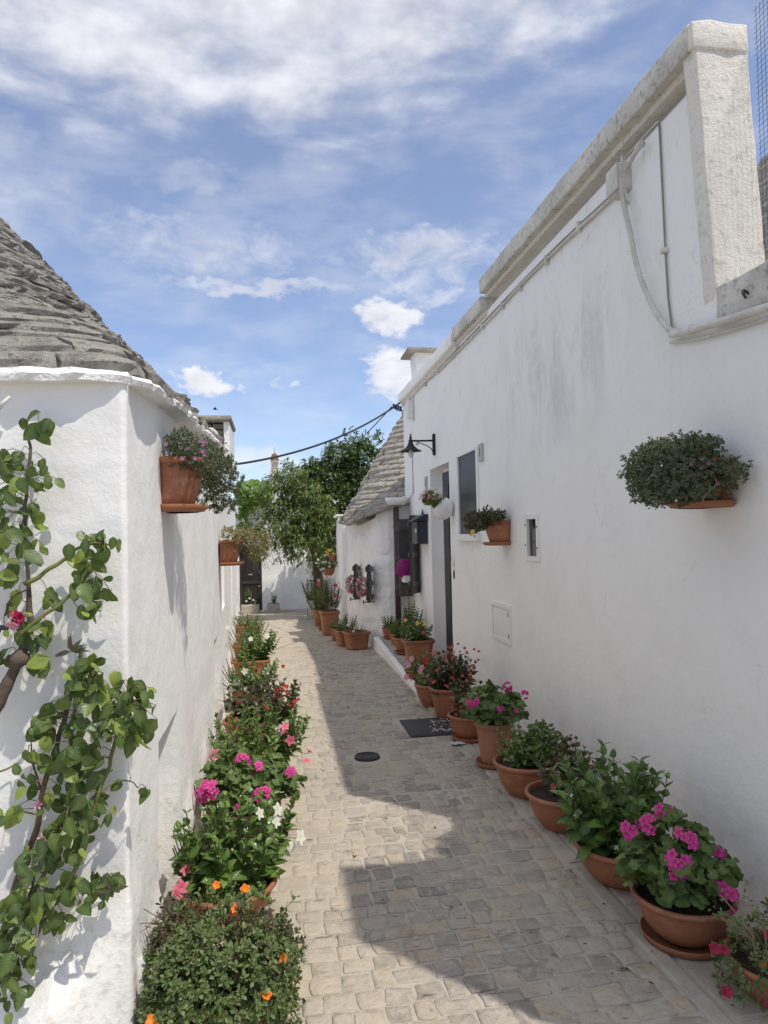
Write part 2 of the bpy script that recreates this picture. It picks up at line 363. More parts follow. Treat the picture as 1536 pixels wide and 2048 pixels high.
petal('petal_yellow', (0.8, 0.62, 0.15), (0.8, 0.5, 0.05))
petal('petal_crimson', (0.42, 0.015, 0.08), (0.34, 0.03, 0.05))
petal('petal_lilac', (0.45, 0.20, 0.38), (0.5, 0.25, 0.35))
# ---------------------------------------------------------------- mesh helpers
import bmesh
WL = {}                                   # world location of every object built
def tag(o, label, cat=None, group=None, kind=None):
    if label: o['label'] = label
    if cat: o['category'] = cat
    if group: o['group'] = group
    if kind: o['kind'] = kind
    return o
def empty(name, loc, label=None, cat=None, group=None, kind=None):
    o = bpy.data.objects.new(name, None); col.objects.link(o)
    o.empty_display_size = 0.05
    o.location = loc; WL[o.name] = np.array(loc, float)
    return tag(o, label, cat, group, kind)
def mesh(name, V, F, m, smooth=False, rnd=None, mid=None, vt=None):
    V = np.asarray(V, dtype=np.float32).reshape(-1, 3)
    me = bpy.data.meshes.new(name)
    if isinstance(F, np.ndarray):
        k = F.shape[1]; nf = len(F)
        me.vertices.add(len(V)); me.vertices.foreach_set('co', V.ravel())
        me.loops.add(nf * k); me.loops.foreach_set('vertex_index', F.ravel().astype(np.int32))
        me.polygons.add(nf); me.polygons.foreach_set('loop_start', np.arange(0, nf * k, k, dtype=np.int32))
        me.polygons.foreach_set('loop_total', np.full(nf, k, dtype=np.int32))
        me.update(calc_edges=True)
    else:
        me.from_pydata([tuple(map(float, v)) for v in V], [], [list(map(int, f)) for f in F])
        me.update()
    if isinstance(m, (list, tuple)):
        for x in m: me.materials.append(MATS[x])
    elif m: me.materials.append(MATS[m])
    if smooth: me.polygons.foreach_set('use_smooth', np.ones(len(me.polygons), dtype=bool))
    for nm, a in (('rnd', rnd), ('mid', mid), ('vt', vt)):
        if a is not None:
            at = me.attributes.new(nm, 'FLOAT', 'POINT'); at.data.foreach_set('value', np.asarray(a, dtype=np.float32))
    return me
def link(name, me, parent=None, M=None, loc=None, kind=None):
    """link a mesh whose vertices are in world coordinates (or placed by M / loc in world coordinates)"""
    o = bpy.data.objects.new(name, me); col.objects.link(o)
    base = np.zeros(3)
    if parent is not None:
        o.parent = parent; base = WL[parent.name]
    if M is not None:
        M = np.array(M); wl = M[:3, 3].copy(); M[:3, 3] -= base
        o.matrix_local = Matrix(M.tolist())
    else:
        wl = np.zeros(3) if loc is None else np.array(loc, float)
        o.location = wl - base
    WL[o.name] = wl
    if kind: o['kind'] = kind
    return o
def obj(name, V, F, m, parent=None, smooth=False, kind=None, **kw):
    """a world-coordinate mesh object whose origin sits at the middle of its geometry"""
    V = np.asarray(V, float).reshape(-1, 3); c = V.mean(0)
    return link(name, mesh(name, V - c, F, m, smooth, **kw), parent, loc=c, kind=kind)
class MB:
    def __init__(s): s.V = []; s.F = []; s.n = 0
    def add(s, V, F):
        V = np.asarray(V, float).reshape(-1, 3)
        s.V.append(V); s.F += [[i + s.n for i in f] for f in F]; s.n += len(V); return s
    def build(s, name, m, parent=None, smooth=False, kind=None, **kw):
        return obj(name, np.concatenate(s.V), s.F, m, parent, smooth, kind, **kw)
def boxg(lo, hi, bevel=0.0):
    """box geometry; with bevel: chamfered edges"""
    lo = np.array(lo, float); hi = np.array(hi, float)
    if bevel <= 0:
        V = [[(lo, hi)[a][0], (lo, hi)[b][1], (lo, hi)[c][2]] for a in (0, 1) for b in (0, 1) for c in (0, 1)]
        return V, [[0, 1, 3, 2], [4, 6, 7, 5], [0, 4, 5, 1], [2, 3, 7, 6], [0, 2, 6, 4], [1, 5, 7, 3]]
    b = min(bevel, 0.45 * float((hi - lo).min()))
    bm = bmesh.new(); bmesh.ops.create_cube(bm, size=1.0)
    for v in bm.verts: v.co = Vector((lo + (np.array(v.co) + 0.5) * (hi - lo)).tolist())
    bmesh.ops.bevel(bm, geom=list(bm.edges), offset=b, segments=2, affect='EDGES', profile=0.5)
    bm.verts.index_update()
    V = [list(v.co) for v in bm.verts]; F = [[v.index for v in f.verts] for f in bm.faces]; bm.free()
    return V, F
def bx(name, lo, hi, m, parent=None, bevel=0.004, kind=None):
    V, F = boxg(lo, hi, bevel)
    return obj(name, V, F, m, parent, kind=kind)
def tubeg(pts, rad, n=8, cap=True):
    P = np.asarray(pts, float); L = len(P); rad = np.broadcast_to(np.asarray(rad, float), (L,))
    T = np.gradient(P, axis=0); T /= np.linalg.norm(T, axis=1)[:, None] + 1e-9
    ref = np.array([0.0, 0.0, 1.0]) if abs(T[:, 2]).mean() < 0.8 else np.array([1.0, 0.2, 0.0])
    A = np.cross(T, ref); A /= np.linalg.norm(A, axis=1)[:, None] + 1e-9
    B = np.cross(A, T)
    th = np.linspace(0, 2 * np.pi, n, endpoint=False)
    V = P[:, None, :] + rad[:, None, None] * (np.cos(th)[None, :, None] * A[:, None, :] + np.sin(th)[None, :, None] * B[:, None, :])
    V = V.reshape(-1, 3)
    F = [[i * n + j, i * n + (j + 1) % n, (i + 1) * n + (j + 1) % n, (i + 1) * n + j] for i in range(L - 1) for j in range(n)]
    if cap: F += [list(range(n - 1, -1, -1)), list(range((L - 1) * n, L * n))]
    return V, F
def tube(name, pts, rad, m, parent=None, n=8, kind=None):
    V, F = tubeg(pts, rad, n)
    return obj(name, V, F, m, parent, True, kind)
def smooth_path(pts, k=6):
    """Catmull-Rom through the points"""
    P = np.asarray(pts, float); Q = np.vstack([2 * P[0] - P[1], P, 2 * P[-1] - P[-2]]); o = []
    for i in range(1, len(Q) - 2):
        for t_ in np.linspace(0, 1, k, endpoint=False):
            a, b, c, d_ = Q[i - 1], Q[i], Q[i + 1], Q[i + 2]
            o.append(0.5 * (2 * b + (c - a) * t_ + (2 * a - 5 * b + 4 * c - d_) * t_ ** 2 + (3 * b - a - 3 * c + d_) * t_ ** 3))
    o.append(P[-1]); return np.array(o)
def latheg(prof, n=28, sx=1.0, sy=1.0, e=2.0, mod=None, rot=0.0, close=False):
    """profile of (radius, z) turned round z; e > 2 gives a rounded rectangle"""
    th = np.linspace(0, 2 * np.pi, n, endpoint=False) + (np.pi / n if e > 2 else 0)
    c, s = np.cos(th), np.sin(th)
    q = 1.0 / (np.abs(c) ** e + np.abs(s) ** e) ** (1.0 / e)
    V = []
    for i, (r, z) in enumerate(prof):
        k = np.ones(n) if mod is None else mod(i / (len(prof) - 1), th)
        x, y = c * q * r * sx * k, s * q * r * sy * k
        V.append(np.stack([x * math.cos(rot) - y * math.sin(rot), x * math.sin(rot) + y * math.cos(rot), np.full(n, z)], 1))
    V = np.concatenate(V); L = len(prof)
    F = [[i * n + j, i * n + (j + 1) % n, (i + 1) * n + (j + 1) % n, (i + 1) * n + j] for i in range(L - 1) for j in range(n)]
    if close: F.append(list(range(n - 1, -1, -1)))
    return V, F
# value noise on arrays
def _h(i, j, k):
    v = np.sin(i * 127.1 + j * 311.7 + k * 74.7) * 43758.5453
    return v - np.floor(v)
def vnoise(P, s=1.0):
    P = np.asarray(P, float) * s; I = np.floor(P); Fr = P - I; Fr = Fr * Fr * (3 - 2 * Fr)
    o = 0
    for a in (0, 1):
        for b in (0, 1):
            for c in (0, 1):
                wgt = (Fr[..., 0] if a else 1 - Fr[..., 0]) * (Fr[..., 1] if b else 1 - Fr[..., 1]) * (Fr[..., 2] if c else 1 - Fr[..., 2])
                o = o + wgt * _h(I[..., 0] + a, I[..., 1] + b, I[..., 2] + c)
    return o - 0.5
def fbm(P, s, octv=3):
    return sum(vnoise(P, s * 2 ** i) / 2 ** i for i in range(octv))
def sstep(x, a, b):
    q = np.clip((x - a) / (b - a), 0, 1); return q * q * (3 - 2 * q)
def gz(y):
    """the street falls gently beyond nine metres"""
    return -0.036 * np.clip(np.asarray(y, float) - 9.0, 0, 10.5)

# ---------------------------------------------------------------- leaves and flowers
def leaf_tmpl(shape='ovate', rows=4, fold=0.25, curl=0.25, wave=0.0):
    ts = np.linspace(0, 1, rows + 1)
    if shape == 'ovate': wd = 0.33 * np.sin(np.pi * ts ** 0.8) ** 0.75
    elif shape == 'round': wd = 0.34 * np.clip(np.sin(np.pi * ts ** 0.78), 0, 1) ** 0.72
    elif shape == 'lance': wd = 0.15 * np.sin(np.pi * ts ** 0.75)
    elif shape == 'obov': wd = 0.26 * np.sin(np.pi * ts ** 1.5)
    elif shape == 'begonia': wd = 0.36 * np.sin(np.pi * ts ** 0.65) ** 0.8
    V, mid = [], []
    for i, t_ in enumerate(ts):
        z = -curl * t_ * t_
        for sx in (-1, 0, 1):
            V.append([sx * wd[i], t_, z + fold * abs(sx) * wd[i] + wave * math.sin(i * 2.4 + sx)]); mid.append(1.0 if sx == 0 else 0.0)
    F = []
    for i in range(rows):
        a = i * 3
        F += [[a, a + 1, a + 4, a + 3], [a + 1, a + 2, a + 5, a + 4]]
    return np.array(V), np.array(F), np.array(mid)
def disc_leaf(nl=6, n=18, cup=0.16, ripple=0.10):
    """round scalloped pelargonium leaf, petiole at the origin"""
    V = [[0, 0, 0]]; mid = [1.0]; th = np.linspace(-0.5 * np.pi + 0.25, 1.5 * np.pi - 0.25, n)
    for rr_, in ((0.55,), (1.0,)):
        for a in th:
            r_ = rr_ * 0.5 * (1.0 + (0.09 * math.cos(a * nl * 2) if rr_ == 1 else 0)) 
            V.append([r_ * math.cos(a), 0.22 + r_ * math.sin(a), cup * rr_ * rr_ + (ripple * math.sin(a * nl) * rr_ * rr_)]); mid.append(0.5 if rr_ < 1 else 0.0)
    F = [[0, 1 + i, 2 + i] for i in range(n - 1)]
    Q = [[1 + i, 1 + n + i, 2 + n + i, 2 + i] for i in range(n - 1)]
    T = F + [[q[0], q[1], q[2]] for q in Q] + [[q[0], q[2], q[3]] for q in Q]
    return np.array(V), np.array(T), np.array(mid)
def ivy_leaf():
    V = [[0, 0, 0]]; mid = [1.0]
    for a, r_ in ((-60, .45), (-25, .38), (0, .55), (28, .46), (55, .62), (75, .55), (90, .72), (105, .55), (125, .62), (152, .46), (180, .55), (205, .38), (240, .45)):
        V.append([r_ * math.cos(R(a)), 0.25 + r_ * math.sin(R(a)), -0.12 * r_ + 0.05 * math.sin(a)]); mid.append(0.0)
    F = [[0, i, i + 1] for i in range(1, len(V) - 1)]
    return np.array(V), np.array(F), np.array(mid)
TM = {'ovate': [leaf_tmpl('ovate', 4, f_, c_) for f_, c_ in ((.25, .2), (.4, .35), (.15, .05), (.3, .5))],
      'round': [leaf_tmpl('round', 6, f_, c_, w_) for f_, c_, w_ in ((.18, .15, .012), (.38, .35, .02), (.08, -.05, .025), (.25, .55, .012), (.5, .2, .015))],
      'begonia': [leaf_tmpl('begonia', 4, f_, c_, w_) for f_, c_, w_ in ((.3, .3, .02), (.45, .2, .02), (.2, .45, .0))],
      'lance': [leaf_tmpl('lance', 3, f_, c_) for f_, c_ in ((.3, .35), (.3, .15), (.5, .6))],
      'obov': [leaf_tmpl('obov', 3, f_, c_) for f_, c_ in ((.2, .15), (.35, -.1), (.1, .3))],
      'citrus': [leaf_tmpl('ovate', 2, f_, c_) for f_, c_ in ((.25, .2), (.4, .35), (.1, .0))],
      'needle': [leaf_tmpl('obov', 2, .3, -.1)],
      'geranium': [disc_leaf(6, 18, .16, .07), disc_leaf(5, 18, .05, .1), disc_leaf(7, 18, -.1, .07)],
      'ivy': [ivy_leaf()]}
def frames(D, N):
    """rotation frames: leaf axis D, face normal close to N"""
    D = D / (np.linalg.norm(D, axis=1)[:, None] + 1e-9)
    X = np.cross(D, N); X /= np.linalg.norm(X, axis=1)[:, None] + 1e-9
    Z = np.cross(X, D)
    return np.stack([X, D, Z], 2)
LEAFMESH = {}
def VT(V): return V[:, 1] - 0.55 * np.abs(V[:, 0])
def leaf_meshes(kind, m):
    if (kind, m) not in LEAFMESH:
        LEAFMESH[kind, m] = [mesh('leaf', V, F, m, True, rnd=np.zeros(len(V)), mid=mid, vt=VT(V)) for V, F, mid in TM[kind]]
    return LEAFMESH[kind, m]
def leaves(parent, kind, m, P, D, N, S, rng, n_obj=0, rest='foliage', name='leaf'):
    """put leaves at P: the n_obj that show largest from the street as parts, the rest joined as one mass"""
    P, D, N = (np.asarray(a, float).reshape(-1, 3) for a in (P, D, N)); S = np.broadcast_to(np.asarray(S, float), (len(P),))
    FR = frames(D, N); tm = TM[kind]; which = rng.integers(0, len(tm), len(P))
    C = P + FR[:, :, 1] * S[:, None] * 0.5
    v = C - CAM; dist = np.linalg.norm(v, axis=1)
    size = S ** 2 / dist ** 2 * (0.25 + np.abs(np.einsum('ij,ij->i', v / dist[:, None], FR[:, :, 2])))
    if n_obj and len(P) > n_obj:               # leaves behind the front of the plant show less
        c0 = C.mean(0); depth = np.einsum('ij,j->i', C - c0, (c0 - CAM) / np.linalg.norm(c0 - CAM))
        size = size * np.exp(-depth / (np.abs(depth).mean() + 1e-6) * 1.2)
    order = np.argsort(-size); own = order[:n_obj]; other = order[n_obj:]
    if n_obj:
        ms = leaf_meshes(kind, m)
        for i in own:
            M = np.eye(4); M[:3, :3] = FR[i] * S[i]; M[:3, 3] = P[i]
            link(name, ms[which[i]], parent, M)
    if len(other):
        Vs, Fs, rn, md, vv, off = [], [], [], [], [], 0
        for k, (V, F, mid) in enumerate(tm):
            ids = other[which[other] == k]
            if not len(ids): continue
            W = np.einsum('nij,vj->nvi', FR[ids] * S[ids][:, None, None], V) + P[ids][:, None, :]
            nv = len(V)
            Vs.append(W.reshape(-1, 3)); Fs.append((F[None] + (np.arange(len(ids)) * nv)[:, None, None] + off).reshape(-1, F.shape[1]))
            rn.append(np.repeat(rng.random(len(ids)), nv)); md.append(np.tile(mid, len(ids))); vv.append(np.tile(VT(V), len(ids))); off += len(ids) * nv
        V = np.concatenate(Vs); c = V.mean(0)
        link(rest, mesh(rest, V - c, np.concatenate(Fs), m, True, rnd=np.concatenate(rn), mid=np.concatenate(md), vt=np.concatenate(vv)), parent, loc=c, kind='stuff')
def flower_tmpl(n=5, size=1.0, width=0.42, flare=0.25, tube_len=0.0, twist=0.15):
    V, F, mid = [], [], []
    for k in range(n):
        a = 2 * np.pi * k / n; ca, sa = math.cos(a), math.sin(a); o = len(V)
        pts = [(0.05, 0.06, 0), (0.05, -0.06, 0), (0.55, width, flare * .6), (0.55, -width, flare * .6 + .06), (0.95, width * .55 + twist, flare), (0.95, -width * .55 + twist, flare * .8), (1.1, twist, flare * .7)]
        for x, y, z in pts:
            V.append([(x * ca - y * sa) * size, (x * sa + y * ca) * size, z * size + tube_len]); mid.append(1.0 if x < 0.1 else (0.35 if x < .6 else 0.0))
        F += [[o, o + 1, o + 3, o + 2], [o + 2, o + 3, o + 5, o + 4], [o + 4, o + 5, o + 6, o + 6]]
    F = [list(dict.fromkeys(f_)) for f_ in F]
    if tube_len > 0:
        o = len(V)
        for z, r_ in ((0, .05), (tube_len * .5, .10), (tube_len + .02, .2)):
            for k in range(6): V.append([r_ * math.cos(k * np.pi / 3) * size, r_ * math.sin(k * np.pi / 3) * size, z]); mid.append(.9)
        for i in range(2):
            for k in range(6): F.append([o + i * 6 + k, o + i * 6 + (k + 1) % 6, o + i * 6 + 6 + (k + 1) % 6, o + i * 6 + 6 + k])
    return np.array(V), F, np.array(mid)
FT = {'trumpet': flower_tmpl(5, 1.0, .40, .1, .7, .25), 'floret': flower_tmpl(5, 1.0, .46, .3, 0, 0), 'cup': flower_tmpl(5, 1.0, .55, .5, 0, .0), 'star': flower_tmpl(5, 1.0, .22, .15, 0, 0)}
FMESH = {}
def flower_mesh(kind, m):
    if (kind, m) not in FMESH:
        V, F, mid = FT[kind]; FMESH[kind, m] = mesh('flower', V, F, m, True, mid=mid)
    return FMESH[kind, m]
def mat4(P, X, Y, Z, s):
    M = np.eye(4); M[:3, 0] = X; M[:3, 1] = Y; M[:3, 2] = Z; M[:3, :3] *= s; M[:3, 3] = P; return M
def zframe(P, N, s, spin=0.0):
    N = np.array(N, float); N /= np.linalg.norm(N)
    a = np.cross(N, [0.3, 0.1, 1.0] if abs(N[2]) < .9 else [1, 0, 0]); a /= np.linalg.norm(a); b = np.cross(N, a)
    X = a * math.cos(spin) + b * math.sin(spin); Y = np.cross(N, X)
    return mat4(P, X, Y, N, s)
def flower(parent, kind, m, P, N, s, rng, name='flower'):
    return link(name, flower_mesh(kind, m), parent, zframe(P, N, s, rng.random() * 6.28))
def flowers_joined(parent, kind, m, Ps, Ns, ss, rng, name='blossom'):
    V, F, mid = FT[kind]; mb = MB(); md = []
    for P, N, s in zip(Ps, Ns, ss):
        M = zframe(P, N, s, rng.random() * 6.28)
        mb.add(V @ M[:3, :3].T + M[:3, 3], F); md.append(mid)
    return mb.build(name, m, parent, True, kind='stuff', mid=np.concatenate(md))
# ---------------------------------------------------------------- ground and street
rng = np.random.default_rng(7)
ys = np.concatenate([[-80, -20, -6], np.arange(0, 24, 1.0), [40, 90, 220]]); xs = np.array([-160, -40, -12, -4, 0, 4, 12, 40, 160.0])
V = np.array([[x, y, gz(y) - 0.06] for y in ys for x in xs]); nx = len(xs)
F = [[j * nx + i, j * nx + i + 1, (j + 1) * nx + i + 1, (j + 1) * nx + i] for j in range(len(ys) - 1) for i in range(nx - 1)]
o = link('ground', mesh('ground', V, F, 'gravel_ground'))
tag(o, 'pale bare ground that the lane and the houses stand on', kind='structure')

def left_edge(y): return np.where(y < 6.1, -0.45, np.where(y < 14.5, -0.52 - (y - 6.1) * 0.036, -1.6))
def right_edge(y): return np.where(y < 10.25, 1.355, np.where(y < 14, 1.30, 1.5))
street = empty('street', (0.4, 6, 0), 'narrow lane paved with worn beige and grey stone setts', kind='structure')
ys = np.arange(-2.0, 23.01, 0.08); xs = np.arange(-2.4, 2.41, 0.1)
X, Y = np.meshgrid(xs, ys); Pn = np.stack([X, Y, X * 0], -1)
Z = gz(Y) - 0.0015 + 0.006 * fbm(Pn, 1.6, 2) + 0.005 * fbm(Pn, 9.0, 2)
V = np.stack([X, Y, Z], -1).reshape(-1, 3); nx = len(xs)
I = np.arange(len(ys) - 1)[:, None] * nx + np.arange(nx - 1)[None, :]
F = np.stack([I, I + 1, I + nx + 1, I + nx], -1).reshape(-1, 4)
link('mortar_bed', mesh('mortar_bed', V - WL['street'], F, 'mortar', True), street, loc=WL['street'])
holes = [(1.01, 1.50, 5.55, 6.12), (0.52, 0.72, 5.05, 5.25), (0.14, 0.9, 16.05, 16.3)]
stones = []
y = 1.15
while y < 19.25:
    h = rng.uniform(0.088, 0.128)
    xl, xr = float(left_edge(y)), float(right_edge(y)); x = xl + rng.uniform(-0.08, 0.0); row_t = rng.uniform(-.012, .012)
    while x < xr - 0.03:
        wd = rng.choice([rng.uniform(0.07, .095), rng.uniform(0.095, 0.125), rng.uniform(.125, .16)], p=[.3, .55, .15])
        x1 = min(x + wd, xr); cx, cy = (x + x1) / 2, y + h / 2 + row_t * x + .05 * (x - .4) + 0.012 * math.sin(x * 5 + y)
        if x1 - x > 0.045 and not any(a - .03 < cx < b + .03 and c_ - .03 < cy < d_ + .03 for a, b, c_, d_ in holes):
            stones.append((cx, cy, (x1 - x) / 2 - rng.uniform(.002, .008), h / 2 - rng.uniform(.002, .008)))
        x = x1
    y += h
SV, SC = [], []
for cx, cy, hx, hy in stones:
    cor = np.array([[-hx, -hy], [hx, -hy], [hx, hy], [-hx, hy]]) + rng.uniform(-.008, .008, (4, 2))
    pts = []
    for i in range(4):
        a, p, b = cor[i - 1], cor[i], cor[(i + 1) % 4]; q = rng.uniform(.03, .10)
        pts += [p + (a - p) * q, p + (b - p) * q, p + (b - p) * rng.uniform(.4, .6)]
    pts = np.array(pts) + rng.uniform(-.004, .004, (12, 2)); c = pts.mean(0)
    tilt = rng.uniform(-.014, .014, 2); top = rng.uniform(.0005, .0035)
    v = []
    for k, zz in ((1.02, -.014), (1.0, top - .002), (.95, top), (.5, top + .001)):
        q = c + (pts - c) * k
        z = zz + (q @ tilt if zz > -.01 else 0) + (rng.uniform(-.0022, .0022, 12) if zz > -.01 else 0)
        v.append(np.column_stack([q, np.broadcast_to(z, 12)]))
    SV.append(np.concatenate(v)); SC.append([cx, cy, float(gz(cy))])
SC = np.array(SC)
SF = np.array([[r_ * 12 + i, r_ * 12 + (i + 1) % 12, (r_ + 1) * 12 + (i + 1) % 12, (r_ + 1) * 12 + i] for r_ in range(3) for i in range(12)] + [[36, 37, 38, 39], [36, 39, 40, 47], [40, 41, 46, 47], [41, 42, 45, 46], [42, 43, 44, 45]])
dist = np.linalg.norm(SC - CAM, axis=1)
inview = (SC[:, 1] > 1.9) & (np.abs(np.arctan2(SC[:, 0], SC[:, 1]) - yaw) < .52)
order = np.argsort(np.where(inview, dist, 1e6))
for i in order[:300]:
    link('sett', mesh('sett', SV[i], SF, 'sett_stone', rnd=np.zeros(48)), street, loc=SC[i])
rest = order[300:]
V = np.concatenate([SV[i] + SC[i] for i in rest]); nv = 48
Fm = (SF[None] + (np.arange(len(rest)) * nv)[:, None, None]).reshape(-1, 4)
link('sett_field', mesh('sett_field', V - WL['street'], Fm, 'sett_stone', False, rnd=np.repeat(rng.random(len(rest)), nv)), street, loc=WL['street'], kind='stuff')

# raised strip of slabs along the right-hand house
def zt(y): return 0.004 + 0.135 * float(np.clip((y - 6.6) / 3.4, 0, 1))
pav = empty('pavement', (1.66, 4, 0), 'narrow strip of grey slabs along the right-hand house wall', kind='structure')
y = -2.0
while y < 10.2:
    L = rng.uniform(.5, .8); y1 = min(y + L, 10.22)
    V, F = boxg((1.445, y + .005, -.06), (2.05, y1 - .005, 0), .008); V = np.array(V)
    V[:, 2] += np.where(V[:, 2] > -.03, [zt(q) + rng.uniform(-.002, .002) for q in V[:, 1]], 0)
    obj('slab', V, F, 'pavement_slab', pav)
    y = y1
y = -2.0
while y < 10.2:
    y1 = min(y + rng.uniform(.45, .7), 10.22)
    V, F = boxg((1.36, y + .003, -.06), (1.435, y1 - .003, .003), .01); V = np.array(V)
    V[:, 2] += np.where(V[:, 2] > -.03, [zt(q) for q in V[:, 1]], 0); V[:, 0] += .012 * vnoise(V, 4.0)
    obj('kerb_stone', V, F, 'pavement_slab' if y < 6.4 else 'whitewash_rough', pav)
    y = y1

# ---------------------------------------------------------------- wall builder
def path_wall(name, pts, ztop, m, parent, side=1, niches=(), disp=None, dz=0.05, ds=0.05, z0=-0.15, coarse=None):
    """a plastered wall along a plan line; niches (s0, s1, z0, z1, depth) are pushed into it"""
    P = np.array(pts, float); seg = np.linalg.norm(np.diff(P, axis=0), axis=1); S = np.concatenate([[0], np.cumsum(seg)])
    s = list(np.arange(0, S[-1], ds)) + [S[-1]] + list(S)
    if coarse: s = [q for q in s if not (coarse[0] < q < coarse[1]) or any(abs(q - k) < 1e-6 for k in S)]
    zl = list(np.arange(z0, 6.0, dz)); e = .003
    for a, b, c_, d_, k in niches:
        s = [q for q in s if abs(q - a) > .012 and abs(q - b) > .012] + [a - e, a + e, b - e, b + e]
        zl = [q for q in zl if abs(q - c_) > .012 and abs(q - d_) > .012] + [c_ - e, c_ + e, d_ - e, d_ + e]
    s = np.unique(np.round(s, 5)); zl = np.unique(np.round(zl, 5))
    x = np.interp(s, S, P[:, 0]); y_ = np.interp(s, S, P[:, 1])
    tx, ty = np.gradient(x, s), np.gradient(y_, s); ln = np.hypot(tx, ty) + 1e-9
    k = max(1, int(.06 / ds)); nx_, ny_ = side * ty / ln, -side * tx / ln
    top = np.array([ztop(a, b) for a, b in zip(x, y_)])
    zl = zl[zl < top.max() + 1e-6]; zl = np.append(zl[zl < top.min() - .03], [0.0]) if top.max() - top.min() < .5 else np.append(zl, [0.0])
    Zg = np.repeat(zl[:, None], len(s), 1); Zg[-1] = top; Zg = np.minimum(Zg, top[None])
    G = np.stack([np.broadcast_to(x, Zg.shape), np.broadcast_to(y_, Zg.shape), Zg], -1)
    D = np.zeros(Zg.shape) if disp is None else disp(np.broadcast_to(s, Zg.shape), G)
    for a, b, c_, d_, dep in niches:
        D = np.where((s[None] > a) & (s[None] < b) & (Zg > c_) & (Zg < d_), D - dep, D)
    G = G.copy(); G[..., 0] += D * nx_; G[..., 1] += D * ny_
    nx = len(s); I = np.arange(len(Zg) - 1)[:, None] * nx + np.arange(nx - 1)[None]
    F = np.stack([I, I + 1, I + nx + 1, I + nx], -1).reshape(-1, 4)
    o = obj(name, G.reshape(-1, 3), F, m, parent, True)
    if niches:
        bm = bmesh.new(); bm.from_mesh(o.data)
        for e_ in bm.edges:
            if len(e_.link_faces) == 2 and e_.calc_face_angle(0) > R(26): e_.smooth = False
        bm.to_mesh(o.data); bm.free()
    return o

def stone_courses(parent, ring, n, length, m, rng, n_obj=300, over=(0.03, 0.012), thick=1.15, rough=0.012, face=None, jag=0.0, name='roof_stone', rest='roof_courses'):
    """dry-stone roof: courses of flat stones; ring(f, theta) gives the outer line, f from eave 0 to apex 1"""
    items = []
    hs = rng.uniform(.75, 1.3, n) if jag else np.ones(n)
    if jag: hs[:3] *= (1.9, 1.6, 1.3)
    fs = np.concatenate([[0], np.cumsum(hs) / hs.sum()])
    for i in range(n):
        f0, f1 = fs[i], fs[i + 1]
        th = rng.random() * 6; end = th + 2 * np.pi
        while th < end - .02:
            rad = np.hypot(*(ring(f0, th)[:2] - ring(1.0, 0)[:2])) + .05
            dth = min(rng.uniform(.4, 1.6) * length / rad, end - th)
            if end - th - dth < .25 * length / rad: dth = end - th
            t1 = th + dth; m_ = 6
            tt = np.linspace(th + .006 / rad, t1 - .006 / rad, m_)
            ov = rng.uniform(.4, 1.6) * (over[0] + (over[1] - over[0]) * f0); dzr = rng.uniform(-.25, .25)
            A = np.array([ring(f0, q) for q in tt]); B = np.array([ring(f1, q) for q in tt])
            ax = ring(1.0, 0.0)[:2]
            rad_dir = A[:, :2] - ax; rad_dir /= np.linalg.norm(rad_dir, axis=1)[:, None] + 1e-9
            H = (B[:, 2] - A[:, 2])[:, None]
            def at(base, outw, dz):
                q = base.copy(); q[:, :2] += rad_dir * outw; q[:, 2:] += dz; return q
            rows = [at(A, -.05, -H * .12), at(A, ov - .004, -H * .12), at(A, ov + .004, H * (.42 + dzr * .3)), at(A * .75 + B * .25, ov * .9, H * (.55 + dzr * .3)), at(B * .6 + A * .4, ov * .4 - .02, H * (.62)), at(B, -.06, H * .25)]
            if jag:
                for q_ in (1, 2, 3): rows[q_][:, :2] += rad_dir * rng.normal(0, jag, m_)[:, None]; rows[q_][:, 2] += rng.normal(0, jag * .5, m_)
                if rng.random() < .12:
                    for q_ in (1, 2): rows[q_][:, :2] += rad_dir * rng.uniform(.015, .035)
            V = np.concatenate(rows); V += rough * np.stack([fbm(V + k * 17.3, 15.0, 3) for k in range(3)], 1) * 1.5
            F = [[r_ * m_ + c, r_ * m_ + c + 1, (r_ + 1) * m_ + c + 1, (r_ + 1) * m_ + c] for r_ in range(5) for c in range(m_ - 1)]
            F += [[r_ * m_ for r_ in range(6)][::-1], [r_ * m_ + m_ - 1 for r_ in range(6)]]
            items.append((V, F)); th = t1
    cen = np.array([V.mean(0) for V, F in items]); v = CAM - cen; dist = np.linalg.norm(v, axis=1)
    out = cen - np.append(ring(1.0, 0)[:2], 0)[None] * [1, 1, 0]; out[:, 2] = .4
    facing = np.einsum('ij,ij->i', out[:, :2] - 0, v[:, :2]) / (np.linalg.norm(out[:, :2], axis=1) * dist + 1e-9)
    score = np.where(facing > -.25, 1.0, .05) / dist ** 2
    if face is not None: score = score * np.array([face(c) for c in cen])
    order = np.argsort(-score); mb = MB(); rn = []
    for r_, i in enumerate(order):
        if r_ < n_obj: obj(name, items[i][0], items[i][1], m, parent, False, rnd=np.zeros(len(items[i][0])))
        else: mb.add(*items[i]); rn.append(np.full(len(items[i][0]), rng.random()))
    if mb.n: mb.build(rest, m, parent, False, kind='stuff', rnd=np.concatenate(rn))
